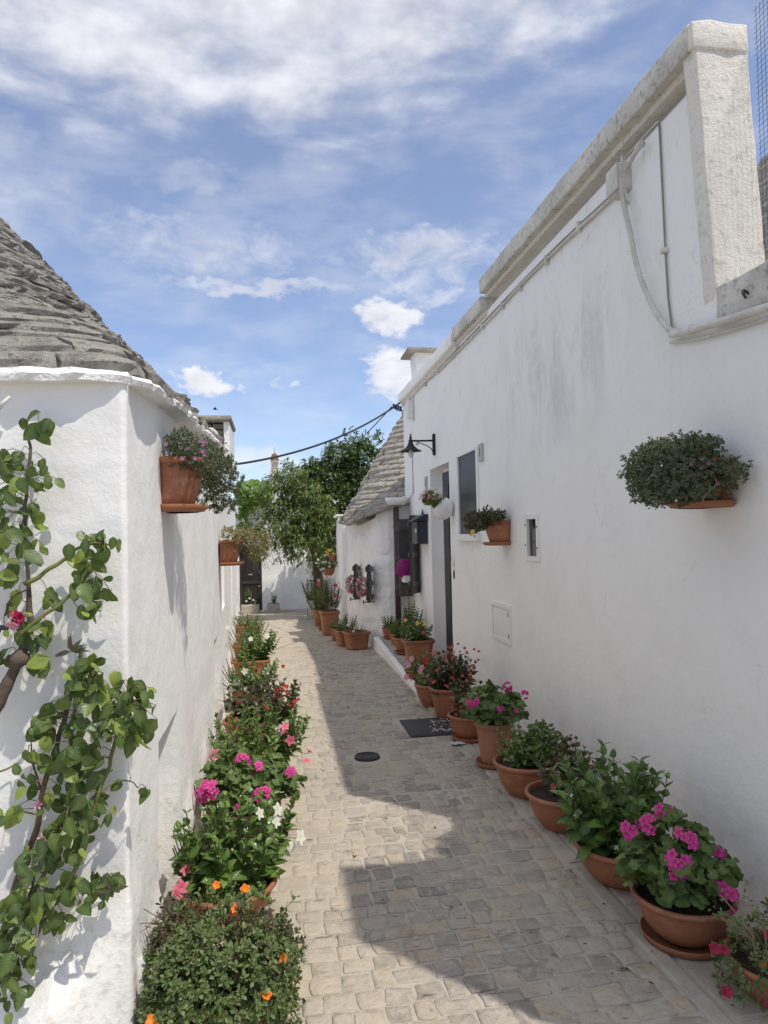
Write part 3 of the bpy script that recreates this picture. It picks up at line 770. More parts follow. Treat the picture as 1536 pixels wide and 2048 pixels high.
# ---------------------------------------------------------------- near trullo on the left
th = empty('trullo_house', (-2.45, 4.12, 0), 'whitewashed trullo with grey stone cone roof beside the climbing rose', 'house')
def top1(x, y): return 2.128 + 0.06 * (min(max(y, 2.3), 6.1) - 2.3)
pl = [(-4.45, 6.05), (-4.45, 2.30), (-1.7, 2.30), (-.482, 2.30)] + [(-.478 + .02 * math.sin(a), 2.32 - .02 * math.cos(a)) for a in np.linspace(.1, 1.5, 6)] + [(-.457, 2.39), (-.455, 3.5), (-.455, 5.0), (-.465, 6.08), (-1.2, 6.12)]
S1 = np.concatenate([[0], np.cumsum(np.hypot(*np.diff(np.array(pl), axis=0).T))])
sc0 = S1[10]                                # start of the side wall (y = 2.39)
def d1(s, G):
    x, y, z = G[..., 0], G[..., 1], G[..., 2]
    d = .016 * fbm(G * [1, 1, .25], 1.7, 2) + .006 * fbm(G, 6, 2) + .002 * fbm(G, 22, 2)
    front = (y < 2.39).astype(float)
    k = sstep(.56 + .12 * vnoise(G, 5) - np.clip(-.50 - x, 0, 1) * 0.9 * front - z, 0, .16)
    low = sstep(.42 + .1 * vnoise(G, 4.0) - z, 0, .2)
    lump = .02 + .06 * fbm(G, 9, 3) + .05 * sstep(.5 - z, 0, .5)
    return d + np.where(front > 0, k * (lump + .03) * np.clip((-.455 - x) / .22, .12, 1), low * (.012 + .04 * fbm(G, 8, 3)) + k * np.clip(2.65 - y, 0, .25) / .25 * lump * .3)
path_wall('wall', pl, top1, 'whitewash', th, 1, [(sc0 + 2.80 - 2.39, sc0 + 3.33 - 2.39, -.2, .84, .12), (sc0 + 5.30 - 2.39, sc0 + 5.86 - 2.39, -.2, .86, .14)], d1, .035, .035, -.2, coarse=(.1, 5.3))
CC = np.array([-2.47, 4.235])
def ring1(f_, t_):
    e_ = 2 + 24 * max(0.0, 1 - f_ / .24) ** 2.2; c, s = math.cos(t_), math.sin(t_)
    r_ = 1 / (abs(c) ** e_ + abs(s) ** e_) ** (1 / e_)
    rad = 2.045 * (1 - f_)
    return np.array([CC[0] + c * r_ * rad, CC[1] + s * r_ * rad * .955, 2.252 + 2.17 * f_ + .06 * s * r_ * rad * .955])
stone_courses(th, ring1, 62, .26, 'roof_stone_grey', rng, 300, (.022, .010), rough=.009, jag=.006)
# whitewashed eave slabs
def ringe(f_, t_):
    q = ring1(0, t_); q[:2] = CC + (q[:2] - CC) * 1.0; v = (q[:2] - CC); v = v * (1 + .015 * (1 - f_)); q[:2] = CC + v; q[2] += -.062 + .06 * f_; return q
tt = -2.2
while tt < 1.2:
    t1 = tt + rng.uniform(.10, .26); q = np.linspace(tt + .002, t1 - .002, 14); o_ = rng.uniform(-.005, .025); th_ = rng.uniform(.028, .042)
    rows = []
    for outw, dz in ((-.25, .02), (.0 + o_, .02), (.008 + o_, .02 + th_ * .5), (-.01 + o_, .02 + th_), (-.25, th_ + .04)):
        A = np.array([ringe(0, a) for a in q]); dd = A[:, :2] - CC; dd /= np.linalg.norm(dd, axis=1)[:, None]
        A[:, :2] += dd * outw; A[:, 2] += dz; rows.append(A)
    V = np.concatenate(rows); V += np.array([.024, .024, .012]) * np.stack([fbm(V + k * 9.1, 14, 4) for k in range(3)], 1)
    n_ = 14; F = [[r_ * n_ + c, r_ * n_ + c + 1, (r_ + 1) * n_ + c + 1, (r_ + 1) * n_ + c] for r_ in range(4) for c in range(n_ - 1)] + [[0, n_, 2 * n_, 3 * n_, 4 * n_], [5 * n_ - 1, 4 * n_ - 1, 3 * n_ - 1, 2 * n_ - 1, n_ - 1]]
    obj('eave_slab', V, F, 'whitewash_rough', th, False); tt = t1
V, F = latheg([(1.0, 2.0), (.97, 2.3), (.01, 4.2)], 32); V[:, :2] = V[:, :2] * 1.85 + CC
obj('roof_core', V, F, 'roof_stone_grey', th)
# bits on the front wall
o = tube('wall_wire', smooth_path([(-.86, 2.27, 1.99), (-.815, 2.25, 2.0), (-.795, 2.24, 2.02), (-.785, 2.26, 2.04)], 4), .006, 'painted_pipe', None, 5)
tag(o, 'short whitewashed wire end stuck on the wall above the rose', 'wire')
# ---------------------------------------------------------------- second house on the left
h2 = empty('row_house', (-1.5, 10, 0), 'long low white house with stone parapet behind the left trullo', 'house')
pl = [(-3.2, 6.13), (-.62, 6.13), (-.52, 6.16), (-.50, 6.4), (-.62, 9), (-.80, 14.4), (-.83, 14.5), (-3.2, 14.6)]
def d2(s, G): return .012 * fbm(G * [1, 1, .3], 1.4, 2) + .004 * fbm(G, 7, 2) + .05 * sstep(.3 + .12 * vnoise(G, 3) - G[..., 2], 0, .25) * (.6 + fbm(G, 6, 2))
path_wall('wall', pl, lambda x, y: 2.55 if y < 7.35 else 2.42 if y < 11 else 2.2, 'whitewash', h2, 1, [(3.6, 4.3, .9, 1.7, .06), (7.2, 7.9, -.4, 1.7, .08)], d2, .06, .06, -.3)
bx('roof', (-3.3, 7.36, 2.1), (-.75, 14.5, 2.25), 'whitewash_rough', h2, .03)
for j in range(5):
    x = -1.25
    while x < -.47:
        x1 = min(x + rng.uniform(.16, .34), -.46)
        V, F = boxg((x + .004, 6.5 + .035 * j + rng.uniform(-.012, .012), 2.36 + j * .062), (x1 - .004, 7.2, 2.36 + j * .062 + .055), .012)
        V = np.array(V); V += .012 * np.stack([fbm(V + k * 5.7, 11, 2) for k in range(3)], 1)
        obj('parapet_stone', V, F, 'roof_stone_tan', h2, True); x = x1
V, F = boxg((-1.25, 6.5, 2.672), (-.385, 7.25, 2.715), .012); V = np.array(V); V += .01 * np.stack([fbm(V + k * 5.7, 9, 2) for k in range(3)], 1)
obj('cap_slab', V, F, 'roof_stone_tan', h2, True)
bx('parapet_face', (-.458, 6.55, 2.3), (-.405, 7.3, 2.67), 'whitewash_rough', h2, .01)
V, F = boxg((-.75, 6.05, 2.385), (-.43, 6.5, 2.43), .012); V = np.array(V); V[:, 2] += (V[:, 0] + .43) * -.25
obj('eave_slab', V, F, 'whitewash_rough', h2)

# ---------------------------------------------------------------- tall white house on the right
XW = 1.95
hr = empty('tall_house', (4.0, 6.5, 0), 'tall white house along the right side of the lane', 'house')
def drn(s, G): return .012 * fbm(G * [1, 1, .5], .7, 2) + .002 * fbm(G, 5, 2) + .001 * fbm(G, 20, 2)
# plan line runs from near to far; its street side faces -X
Y0 = -3.0
nic = [(7.86 - Y0, 8.84 - Y0, -.3, 2.42, .17), (6.67 - Y0, 7.44 - Y0, 1.575, 2.45, .03), (5.10 - Y0, 5.365 - Y0, 1.38, 1.735, .05), (9.70 - Y0, 10.15 - Y0, .93, 1.85, .12)]
path_wall('wall', [(XW, Y0), (XW, 2.885), (XW, 2.895), (XW, 10.62), (XW + .03, 10.66), (XW + .12, 10.68), (6.0, 10.68)], lambda x, y: 2.64 if y < 2.89 else 3.64, 'whitewash_stained', hr, -1, nic, drn, .06, .06, -.15)
V, F = boxg((XW + .03, 2.90, 2.6), (XW + .20, 10.6, 3.68), .0)
obj('parapet_back', V, F, 'whitewash_rough', hr)
def rough_box(name, lo, hi, m, parent, amp=.012, sc=7.0, slope=0.0, bev=.018, lean=0.0):
    """a box with worn edges and an uneven face"""
    lo = np.array(lo, float); hi = np.array(hi, float); n3 = np.maximum(1, np.minimum(40, ((hi - lo) / .07).astype(int)))
    bm = bmesh.new()
    bmesh.ops.create_cube(bm, size=1.0)
    for v in bm.verts: v.co = Vector((lo + (np.array(v.co) + .5) * (hi - lo)).tolist())
    for ax in range(3):
        for k in range(1, n3[ax]):
            p = lo.copy(); p[ax] = lo[ax] + (hi - lo)[ax] * k / n3[ax]; nn = [0, 0, 0]; nn[ax] = 1
            bmesh.ops.bisect_plane(bm, geom=bm.verts[:] + bm.edges[:] + bm.faces[:], plane_co=p.tolist(), plane_no=nn)
    ee = [e_ for e_ in bm.edges if len(e_.link_faces) == 2 and e_.calc_face_angle(0) > 1.0]
    bmesh.ops.bevel(bm, geom=ee, offset=bev, segments=2, affect='EDGES', profile=.5)
    bm.verts.index_update(); V = np.array([list(v.co) for v in bm.verts]); F = [[v.index for v in q.verts] for q in bm.faces]; bm.free()
    V += amp * np.stack([fbm(V + k * 13.1, sc, 3) for k in range(3)], 1)
    V[:, 0] += lean * (V[:, 2] - lo[2]); V[:, 2] += slope * (V[:, 1] - lo[1])
    return obj(name, V, F, m, parent, True)
# parapet end pillar that faces the camera
rough_box('pillar', (XW + .002, 2.862, 2.60), (XW + .262, 2.96, 3.775), 'pillar_plaster', hr, .010, 9, bev=.008, lean=-.05)
rough_box('pillar_head', (XW - .074, 2.852, 3.752), (XW + .20, 2.89, 3.878), 'pillar_plaster', hr, .012, 11, bev=.008)
# cornices, tall to low
rough_box('cornice', (XW - .075, 2.888, 3.752), (XW + .205, 6.22, 3.885), 'weathered_cement', hr, .009, 11, .012, bev=.006)
rough_box('cornice_moulding', (XW - .024, 2.87, 3.712), (XW + .1, 6.22, 3.756), 'cornice_underside', hr, .006, 10, .012, bev=.005)
rough_box('cornice', (XW - .07, 6.235, 3.64), (XW + .27, 7.28, 3.775), 'weathered_cement', hr, .009, 11, .012, bev=.006)
rough_box('cornice_moulding', (XW - .024, 6.235, 3.60), (XW + .1, 7.28, 3.644), 'cornice_underside', hr, .006, 10, .012, bev=.005)
rough_box('cornice', (XW - .08, 7.29, 3.61), (XW + .27, 10.6, 3.745), 'whitewash', hr, .006, 8, bev=.008)
rough_box('cornice_moulding', (XW - .035, 7.29, 3.555), (XW + .1, 10.58, 3.612), 'cornice_underside', hr, .006, 8, bev=.005)
# low near part and its coping
rough_box('coping', (XW - .012, -2.9, 2.49), (XW + .30, 2.846, 2.66), 'weathered_cement', hr, .008, 8, bev=.008)
bx('roof', (XW + .28, -2.9, 2.3), (6.0, 10.6, 2.5), 'whitewash_rough', hr, .01)
bx('back_wall', (5.9, -2.9, -.1), (6.1, 10.6, 2.7), 'whitewash', hr, .01)
bx('wall_end', (XW + .02, -3.1, -.1), (6.0, -2.92, 2.6), 'whitewash', hr, .01)
rough_box('parapet', (XW, 1.06, 2.6), (3.3, 1.68, 4.42), 'whitewash_rough', hr, .02, 4)  # unseen slab, sized and placed for the shadow it throws across the lane
# chimney standing on the cornice end
ch = empty('chimney', (2.2, 10.2, 3.86), 'white square chimney with rough stone cap above far cornice', 'chimney')
rough_box('shaft', (2.03, 10.02, 3.6), (2.36, 10.36, 4.30), 'whitewash_rough', ch, .02, 6)
V, F = boxg((1.90, 9.9, 4.30), (2.47, 10.48, 4.345), .012); V = np.array(V); V += .03 * np.stack([fbm(V + k * 5.7, 5, 2) for k in range(3)], 1); V[:, 2] -= np.abs(V[:, 0] - 2.19) * .22
obj('cap_slab', V, F, 'roof_stone_tan', ch)
# door: frame and dark leaf, black to stand for the shade of the open gap
dr = bx('door', (XW + .10, 7.87, .02), (XW + .15, 8.60, 2.36), 'ink', hr, .004)
for k in range(4): bx('door_panel', (XW + .088, 7.93 + .34 * (k % 2), .2 + 1.1 * (k // 2)), (XW + .102, 8.2 + .34 * (k % 2), 1.15 + 1.05 * (k // 2)), 'ink', dr, .006)
# tall screen window
wn = bx('window', (XW + .004, 6.70, 1.60), (XW + .016, 7.41, 2.42), 'glass_screen', hr, 0)
for nm, lo, hi in (('frame', (XW - .018, 6.655, 1.60), (XW + .014, 6.70, 2.45)), ('frame', (XW - .018, 7.41, 1.60), (XW + .014, 7.452, 2.45)), ('frame', (XW - .016, 6.702, 2.42), (XW + .014, 7.408, 2.452)), ('sill', (XW - .045, 6.63, 1.525), (XW + .014, 7.475, 1.597))):
    bx(nm, lo, hi, 'white_paint', wn, .005)
# small narrow window
wn = bx('window', (XW + .012, 5.135, 1.415), (XW + .026, 5.335, 1.70), 'glass_dark', hr, 0)
for lo, hi in (((XW - .014, 5.09, 1.375), (XW + .02, 5.135, 1.742)), ((XW - .014, 5.335, 1.375), (XW + .02, 5.378, 1.742)), ((XW - .012, 5.137, 1.70), (XW + .02, 5.333, 1.742)), ((XW - .012, 5.137, 1.375), (XW + .02, 5.333, 1.415))):
    bx('frame', lo, hi, 'white_paint', wn, .004)
for y, z in ((5.11, 1.48), (5.11, 1.64), (5.357, 1.5), (5.357, 1.66)): bx('screw', (XW - .02, y - .006, z - .006), (XW - .013, y + .006, z + .006), 'ink', wn, .002)
# shuttered window
wn = bx('window', (XW + .09, 9.71, .95), (XW + .105, 10.14, 1.84), 'glass_dark', hr, 0)
bx('frame', (XW + .05, 9.90, .95), (XW + .09, 9.94, 1.84), 'dark_wood', wn, .004)
bx('sill', (XW - .05, 9.67, .865), (XW + .08, 10.18, .925), 'white_paint', wn, .008)
def shutter(parent, hinge, ang, width, z0, z1, name='shutter'):
    """one plank shutter leaf hung at hinge, swung out by ang degrees from the wall line"""
    a = R(ang); ux, uy = math.cos(a), math.sin(a); px_, py_ = -uy, ux
    def board(lo, hi, m, nm, par):
        V, F = boxg(lo, hi, .003); V = np.array(V)
        W = np.stack([hinge[0] + V[:, 0] * ux + V[:, 1] * px_, hinge[1] + V[:, 0] * uy + V[:, 1] * py_, V[:, 2]], 1)
        return obj(nm, W, F, m, par)
    s = board((0, 0, z0), (width, .02, z1), 'dark_wood', name, parent)
    nb = 3
    for k in range(nb): board((.008 + k * (width - .01) / nb, .0205, z0 + .015), (.004 + (k + 1) * (width - .01) / nb, .034, z1 - .015), 'grey_paint_wood', 'plank', s)
    for k in range(nb): board((.008 + k * (width - .01) / nb, -.013, z0 + .015), (.004 + (k + 1) * (width - .01) / nb, -.0005, z1 - .015), 'dark_wood', 'plank', s)
    for z in (z0 + .13 * (z1 - z0), z0 + .5 * (z1 - z0), z0 + .88 * (z1 - z0)):
        board((-.01, .0345, z - .035), (width + .006, .055, z + .035), 'grey_paint_wood', 'batten', s)
        board((-.01, -.034, z - .035), (width + .006, -.0135, z + .035), 'grey_paint_wood', 'batten', s)
    return s
shutter(wn, (XW - .02, 9.69), 236, .25, .80, 1.87)
shutter(wn, (XW - .02, 10.16), 203, .24, .72, 1.83)
o = empty('shutter_stay', (XW, 9.62, .83), 'black iron shutter stay below the dark shuttered window', 'shutter stay')
bx('bar', (XW - .17, 9.60, .815), (XW, 9.615, .83), 'black_iron', o, .002); bx('catch', (XW - .175, 9.59, .77), (XW - .16, 9.625, .86), 'black_iron', o, .002)
# lower wall carrying on behind the trullo
path_wall('wall', [(XW + .005, 10.6), (XW + .005, 12.3)], lambda x, y: 2.2, 'whitewash_rough', hr, -1, (), lambda s, G: .02 * fbm(G, 4, 3), .06, .06, -.3)

# ---------------------------------------------------------------- things fixed to the right-hand wall
def on_wall(pts, off=.02): return np.array([[XW - off, y, z] for y, z in pts])
cd = empty('cable_conduit', (XW, 6, 3.55), 'long whitewashed cable conduit running under the right-hand cornice', 'conduit')
pth = smooth_path([(3.70, 3.50), (4.3, 3.525), (5.13, 3.545), (5.9, 3.53), (6.6, 3.53), (7.16, 3.53), (7.9, 3.53), (8.7, 3.56), (9.6, 3.585), (9.72, 3.56), (9.74, 3.45), (9.745, 3.2)], 5)
pp = on_wall(pth, .018); pp[:, 2] += .008 * vnoise(pp, 5); tube('pipe', pp, .011 + .003 * vnoise(pp, 9), 'painted_pipe', cd, 7)
p2 = on_wall(smooth_path([(3.75, 3.525), (4.6, 3.56), (5.6, 3.565), (6.6, 3.56), (7.6, 3.565)], 6), .012); tube('cable', p2, .006, 'bare_cable', cd, 5)
for y in (4.2, 4.75, 5.3, 5.75, 6.35, 6.9, 7.5, 8.2, 8.9): bx('clip', (XW - .035, y - .012, 3.505 + .01 * math.sin(y)), (XW + .004, y + .012, 3.565), 'painted_pipe', cd, .006)
jb = empty('junction_box', (XW, 3.63, 3.5), 'square white junction box below the tall cornice', 'junction box')
V, F = boxg((XW - .075, 3.555, 3.455), (XW + .005, 3.70, 3.61), .012); obj('box', V, F, 'painted_pipe', jb)
bx('lid', (XW - .086, 3.562, 3.462), (XW - .0755, 3.693, 3.603), 'painted_pipe', jb, .004)
tube('stub_pipe', on_wall([(3.52, 3.55), (3.44, 3.585), (3.38, 3.60), (3.36, 3.595)], .045), [.010, .013, .018, .02], 'painted_pipe', jb, 8)
fh = empty('flexible_hose', (XW, 3.4, 3.0), 'ribbed white hose hanging from the junction box', 'hose')
hp = smooth_path([(XW - .05, 3.575, 3.60), (XW - .06, 3.565, 3.47), (XW - .05, 3.545, 3.32), (XW - .05, 3.50, 3.18), (XW - .055, 3.45, 3.02), (XW - .05, 3.38, 2.85), (XW - .04, 3.30, 2.70), (XW - .035, 3.20, 2.585), (XW - .03, 3.14, 2.55)], 14)
rad = .0135 + .0024 * np.where(np.arange(len(hp)) % 2, 1, -1) * (np.arange(len(hp)) > 14)
tube('hose', hp, rad, 'painted_pipe', fh, 9)
tube('cable', smooth_path([(XW - .03, 3.60, 3.66), (XW - .045, 3.57, 3.5), (XW - .04, 3.53, 3.36)], 5), .008, 'painted_pipe', fh, 6)
bp = empty('branch_pipe', (XW, 2.5, 2.47), 'thick white pipe sloping along wall below the coping', 'pipe')
tube('pipe', smooth_path([(XW - .03, 3.18, 2.55), (XW - .035, 3.05, 2.525), (XW - .035, 2.6, 2.47), (XW - .035, 1.8, 2.40), (XW - .035, .4, 2.36)], 6), .0185, 'painted_pipe', bp, 9)
tube('joint', [(XW - .035, 3.07, 2.527), (XW - .035, 2.99, 2.518)], .023, 'painted_pipe', bp, 9)
tube('cable', smooth_path([(XW - .012, 3.22, 2.52), (XW - .015, 3.0, 2.475), (XW - .015, 2.6, 2.43), (XW - .015, 1.6, 2.35)], 6), .008, 'painted_pipe', bp, 6)
tc = empty('thin_cable', (XW, 3.23, 3.1), 'thin dark cable dropping straight down beside the pillar', 'cable')
q = on_wall([(3.62, 3.655), (3.40, 3.66), (3.28, 3.66), (3.255, 3.65), (3.25, 3.4), (3.242, 3.0), (3.232, 2.75), (3.21, 2.60), (3.19, 2.56)], .008)
tube('cable', q[:4], .006, 'painted_pipe', tc, 5); tube('cable', q[3:], .0052, 'bare_cable', tc, 5); bx('clip', (XW - .03, 3.222, 2.975), (XW + .004, 3.262, 3.0), 'painted_pipe', tc, .004)
o = empty('wall_hook', (XW, 2.62, 2.55), 'small rusty hook in the coping above the sloping pipe', 'hook')
tube('hook', smooth_path([(XW, 2.63, 2.555), (XW - .03, 2.635, 2.575), (XW - .045, 2.62, 2.56), (XW - .04, 2.61, 2.535)], 4), .006, 'dark_wood', o, 6)
eb = empty('meter_box', (XW, 9.95, 3.4), 'slim white meter box at the far upper corner', 'meter box')
bx('box', (XW - .06, 9.90, 3.27), (XW + .004, 10.06, 3.53), 'white_paint', eb, .012); bx('lid', (XW - .07, 9.915, 3.29), (XW - .0605, 10.045, 3.51), 'white_paint', eb, .004)
tube('drop_pipe', [(XW - .02, 9.9, 3.27), (XW - .02, 9.9, 2.9), (XW - .02, 9.89, 2.2), (XW - .02, 10.05, 2.17), (XW - .02, 10.5, 2.10)], .009, 'white_paint', eb, 6)
br = empty('cable_bracket', (XW, 10.62, 3.58), 'small black insulator bracket at the corner under white cornice', 'bracket')
tube('arm', smooth_path([(XW + .01, 10.66, 3.50), (XW - .08, 10.68, 3.52), (XW - .15, 10.7, 3.57)], 4), .010, 'black_iron', br, 6)
for k in range(4): V, F = latheg([(.008, -.03), (.024, -.02), (.012, 0), (.022, .02), (.006, .035)], 8); obj('insulator', V + [XW - .03 - .035 * k, 10.67 + .01 * k, 3.545 + .014 * k], F, 'ink', br, True)
def cable(name, a, b, sag, rad, m, label, n=28):
    a, b = np.array(a, float), np.array(b, float); t_ = np.linspace(0, 1, n)[:, None]
    P = a + (b - a) * t_; P[:, 2:] -= sag * 4 * t_ * (1 - t_)
    return tag(tube(name, P, rad, m, None, 6), label, 'cable')
cable('overhead_cable', (XW - .05, 10.6, 3.62), (-.50, 7.2, 2.33), .16, .013, 'wire_grey', 'thick dark cable slung across lane from the white corner')
cable('overhead_wire', (XW - .16, 10.72, 3.58), (-.3, 19.45, 2.75), .35, .008, 'wire_grey', 'thin wire running from the corner bracket into the far trees')
V, F = latheg([(.02, 0), (.022, .06)], 8)
# downpipe and stone spout
dp = empty('downpipe', (1.72, 10.17, .1), 'brown metal downpipe under a white stone spout', 'downpipe')
tube('pipe', [(1.725, 10.18, 2.05), (1.725, 10.18, .1)], .042, 'brown_pipe', dp, 12)
for z in (.75, 1.7): tube('collar', [(1.725, 10.18, z), (1.725, 10.18, z + .05)], .047, 'brown_pipe', dp, 12)
V, F = latheg([(.02, -.07), (.09, -.06), (.125, .0), (.13, .05), (.10, .05), (.08, .01)], 16, 1.3, .9); V += [1.74, 10.2, 2.10]
obj('spout', V, F, 'whitewash_rough', dp, True)
# wall lamp on its bracket
lp = empty('wall_lamp', (XW, 8.52, 2.7), 'black wrought iron lamp on curly bracket above the door', 'lamp')
bx('back_plate', (XW - .03, 8.49, 2.58), (XW + .004, 8.55, 2.83), 'black_iron', lp, .006)
for z in (2.585, 2.825): V, F = latheg([(.0, -.02), (.02, 0), (.0, .025)], 8); obj('finial', V + [XW - .012, 8.52, z], F, 'black_iron', lp, True)
tube('arm', [(XW - .02, 8.52, 2.755), (1.62, 8.52, 2.752)], .012, 'black_iron', lp, 8)
a_ = np.linspace(0, 1, 14); tube('brace', np.stack([1.92 - .19 * a_, np.full(14, 8.52), 2.62 + .115 * np.sqrt(a_)], 1), .006, 'black_iron', lp, 6)
a_ = np.linspace(0, 1.6 * np.pi, 14); tube('scroll', np.stack([1.725 + .018 * np.sin(a_) * (1 - a_ / 9), np.full(14, 8.52), 2.718 + .018 * np.cos(a_)], 1), .005, 'black_iron', lp, 6)
LX = 1.645
V, F = latheg([(.004, .105), (.012, .09), (.006, .075), (.016, .06), (.016, .02), (.022, .01)], 12); obj('finial', V + [LX, 8.52, 2.735], F, 'black_iron', lp, True)
V, F = latheg([(.022, .0), (.04, -.045), (.05, -.06), (.095, -.10), (.135, -.118), (.135, -.122), (.09, -.106), (.045, -.07)], 24); obj('shade', V + [LX, 8.52, 2.745], F, 'black_iron', lp, True)
V, F = latheg([(.016, -.07), (.02, -.11), (.035, -.15), (.034, -.175), (.018, -.197), (.001, -.2)], 14); obj('bulb', V + [LX, 8.52, 2.745], F, 'bulb_glass', lp, True)
# mailbox
mbx = empty('mailbox', (XW, 9.2, 1.6), 'dark grey house-shaped mailbox between door and shutters', 'mailbox')
bx('body', (1.80, 9.04, 1.48), (XW + .003, 9.36, 1.775), 'mailbox_metal', mbx, .006)
V = np.array([(1.74, 9.0, 1.78), (1.74, 9.4, 1.78), (XW, 9.0, 1.78), (XW, 9.4, 1.78), (1.90, 9.0, 1.865), (1.90, 9.4, 1.865), (XW, 9.0, 1.865), (XW, 9.4, 1.865)])
obj('roof', V, [[0, 4, 6, 2], [1, 3, 7, 5], [0, 1, 5, 4], [4, 5, 7, 6], [0, 2, 3, 1], [2, 6, 7, 3]], 'mailbox_metal', mbx)
V, F = latheg([(.018, 0), (.016, .02), (.002, .075)], 8); obj('finial', V + [1.915, 9.2, 1.865], F, 'mailbox_metal', mbx, True)
bx('notice', (1.7985, 9.06, 1.63), (1.8, 9.16, 1.68), 'paper', mbx, 0); bx('slot', (1.796, 9.08, 1.70), (1.80, 9.32, 1.72), 'ink', mbx, .001)
# number plates
def digit_plate(loc, txt, label):
    e = empty('number_plate', (XW, loc[0], loc[1]), label, 'number plate')
    bx('tile', (XW - .022, loc[0] - .055, loc[1] - .085), (XW + .004, loc[0] + .055, loc[1] + .085), 'grey_tile', e, .004)
    c = bpy.data.curves.new('numeral', 'FONT'); c.body = txt; c.size = .13; c.extrude = .001; c.align_x = 'CENTER'; c.align_y = 'CENTER'
    tmp = bpy.data.objects.new('numeral', c); col.objects.link(tmp)
    me = bpy.data.meshes.new_from_object(tmp.evaluated_get(bpy.context.evaluated_depsgraph_get())); bpy.data.objects.remove(tmp)
    me.materials.clear(); me.materials.append(MATS['ink'])
    M = np.eye(4); M[:3, 0] = (0, -1, 0); M[:3, 1] = (0, 0, 1); M[:3, 2] = (-1, 0, 0); M[:3, 3] = (XW - .0235, loc[0], loc[1])
    link('numeral', me, e, M)
digit_plate((6.53, 2.37), '1', 'grey tile number plate right of the tall screen window')
digit_plate((9.04, 2.27), '3', 'small grey number plate left of the door recess')
bl = empty('door_bell', (XW, 7.74, 1.3), 'oval white ceramic bell plate beside the door', 'bell plate')
V, F = latheg([(.001, .016), (.04, .014), (.058, .006), (.06, 0)], 20, 1.0, 1.6)
V = np.stack([XW - V[:, 2], 7.74 + V[:, 0], 1.32 + V[:, 1]], 1); obj('plate', V, F, 'white_ceramic', bl, True)
V, F = latheg([(.001, .022), (.012, .02), (.014, .012)], 10); V = np.stack([XW - V[:, 2], 7.74 + V[:, 0], 1.32 + V[:, 1]], 1); obj('button', V, F, 'grey_tile', bl, True)
kp = empty('lock_plate', (XW, 7.72, 1.14), 'small oval metal lock plate under the bell', 'lock plate')
V, F = latheg([(.001, .01), (.022, .009), (.026, 0)], 14, 1.0, 2.0); V = np.stack([XW - V[:, 2], 7.72 + V[:, 0], 1.15 + V[:, 1]], 1); obj('plate', V, F, 'dark_metal', kp, True)
# flush service door low on the wall
sv = empty('service_panel', (XW, 6.07, .8), 'flush white service hatch low on the wall', 'hatch')
for lo, hi in (((XW - .012, 5.80, .94), (XW + .02, 6.34, .985)), ((XW - .012, 5.80, .64), (XW + .02, 6.34, .685)), ((XW - .013, 5.80, .688), (XW + .02, 5.84, .938)), ((XW - .013, 6.30, .688), (XW + .02, 6.34, .938))): bx('frame', lo, hi, 'white_paint', sv, .005)
bx('hatch', (XW - .006, 5.846, .692), (XW + .02, 6.294, .934), 'white_paint', sv, .004)
for z in (.72, .9): bx('hinge', (XW - .018, 5.832, z - .02), (XW - .005, 5.848, z + .02), 'bare_cable', sv, .003)
# wire netting behind the pillar
wm = empty('wire_fence', (2.24, 2.4, 2.66), 'wire netting fence standing on the low roof beside the pillar', 'fence')
mb = MB()
for y in np.arange(1.80, 2.93, .026): mb.add(*tubeg([(2.235 + .01 * math.sin(y * 9), y, 2.64), (2.24, y, 3.4), (2.235 + .01 * math.sin(y * 7), y, 4.02)], .0011, 3, False))
for z in np.arange(2.67, 4.02, .026): mb.add(*tubeg([(2.2365, 1.80, z), (2.2365, 2.3, z + .006), (2.2365, 2.925, z)], .0011, 3, False))
mb.build('netting', 'wire_grey', wm, kind='stuff')
tube('post', [(2.24, 1.79, 2.5), (2.24, 1.79, 4.05)], .012, 'wire_grey', wm, 6)
# dark trullo dome behind the netting
td = empty('stone_dome', (5.25, 5.6, 2.4), 'dark dry-stone trullo dome glimpsed behind the wire netting', 'trullo')
prof = [(1.45, 2.4), (1.36, 3.0), (1.24, 3.7), (1.12, 4.3), (.9, 4.8), (.5, 5.2)]
def ring3(f_, t_):
    z = 2.4 + 2.8 * f_; r_ = float(np.interp(z, [p[1] for p in prof], [p[0] for p in prof])) if f_ < 1 else .02
    return np.array([5.25 + r_ * math.cos(t_), 5.6 + r_ * math.sin(t_), z])
stone_courses(td, ring3, 34, .3, 'roof_stone_grey', rng, 0, (.03, .02), rest='courses')
V, F = latheg([(1.4, 2.3), (1.1, 4.2), (.4, 5.1), (.01, 5.2)], 24); obj('core', V + [5.25, 5.6, 0], F, 'roof_stone_grey', td)
# ---------------------------------------------------------------- second trullo, down the lane on the right
t2 = empty('trullo_house', (2.3, 12, -.1), 'white trullo with stepped stone cone roof beside the brown downpipe', 'house')
pl = [(2.02, 10.30), (1.88, 10.26), (1.74, 10.25), (1.61, 10.28), (1.49, 10.36), (1.41, 10.46), (1.36, 10.58), (1.31, 10.95), (1.24, 11.75), (1.19, 12.4), (1.22, 12.75), (1.5, 13.1)]
Sx = np.concatenate([[0], np.cumsum(np.hypot(*np.diff(np.array(pl), axis=0).T))])
def s_of(y): return float(np.interp(y, [p[1] for p in pl[4:10]], Sx[4:10]))
def top2(x, y): return float(np.interp(y, [10.2, 10.6, 11.2, 12.4], [1.90, 1.84, 1.78, 1.78])) if x < 1.42 else float(np.interp(x, [1.42, 1.7, 2.0], [1.92, 2.02, 2.14]))
def dt2(s, G): return .035 * fbm(G * [1, 1, 2.4], 4.5, 3) + .02 * fbm(G, 1.5, 2) - .06 * sstep(G[..., 2], .3, 1.9)
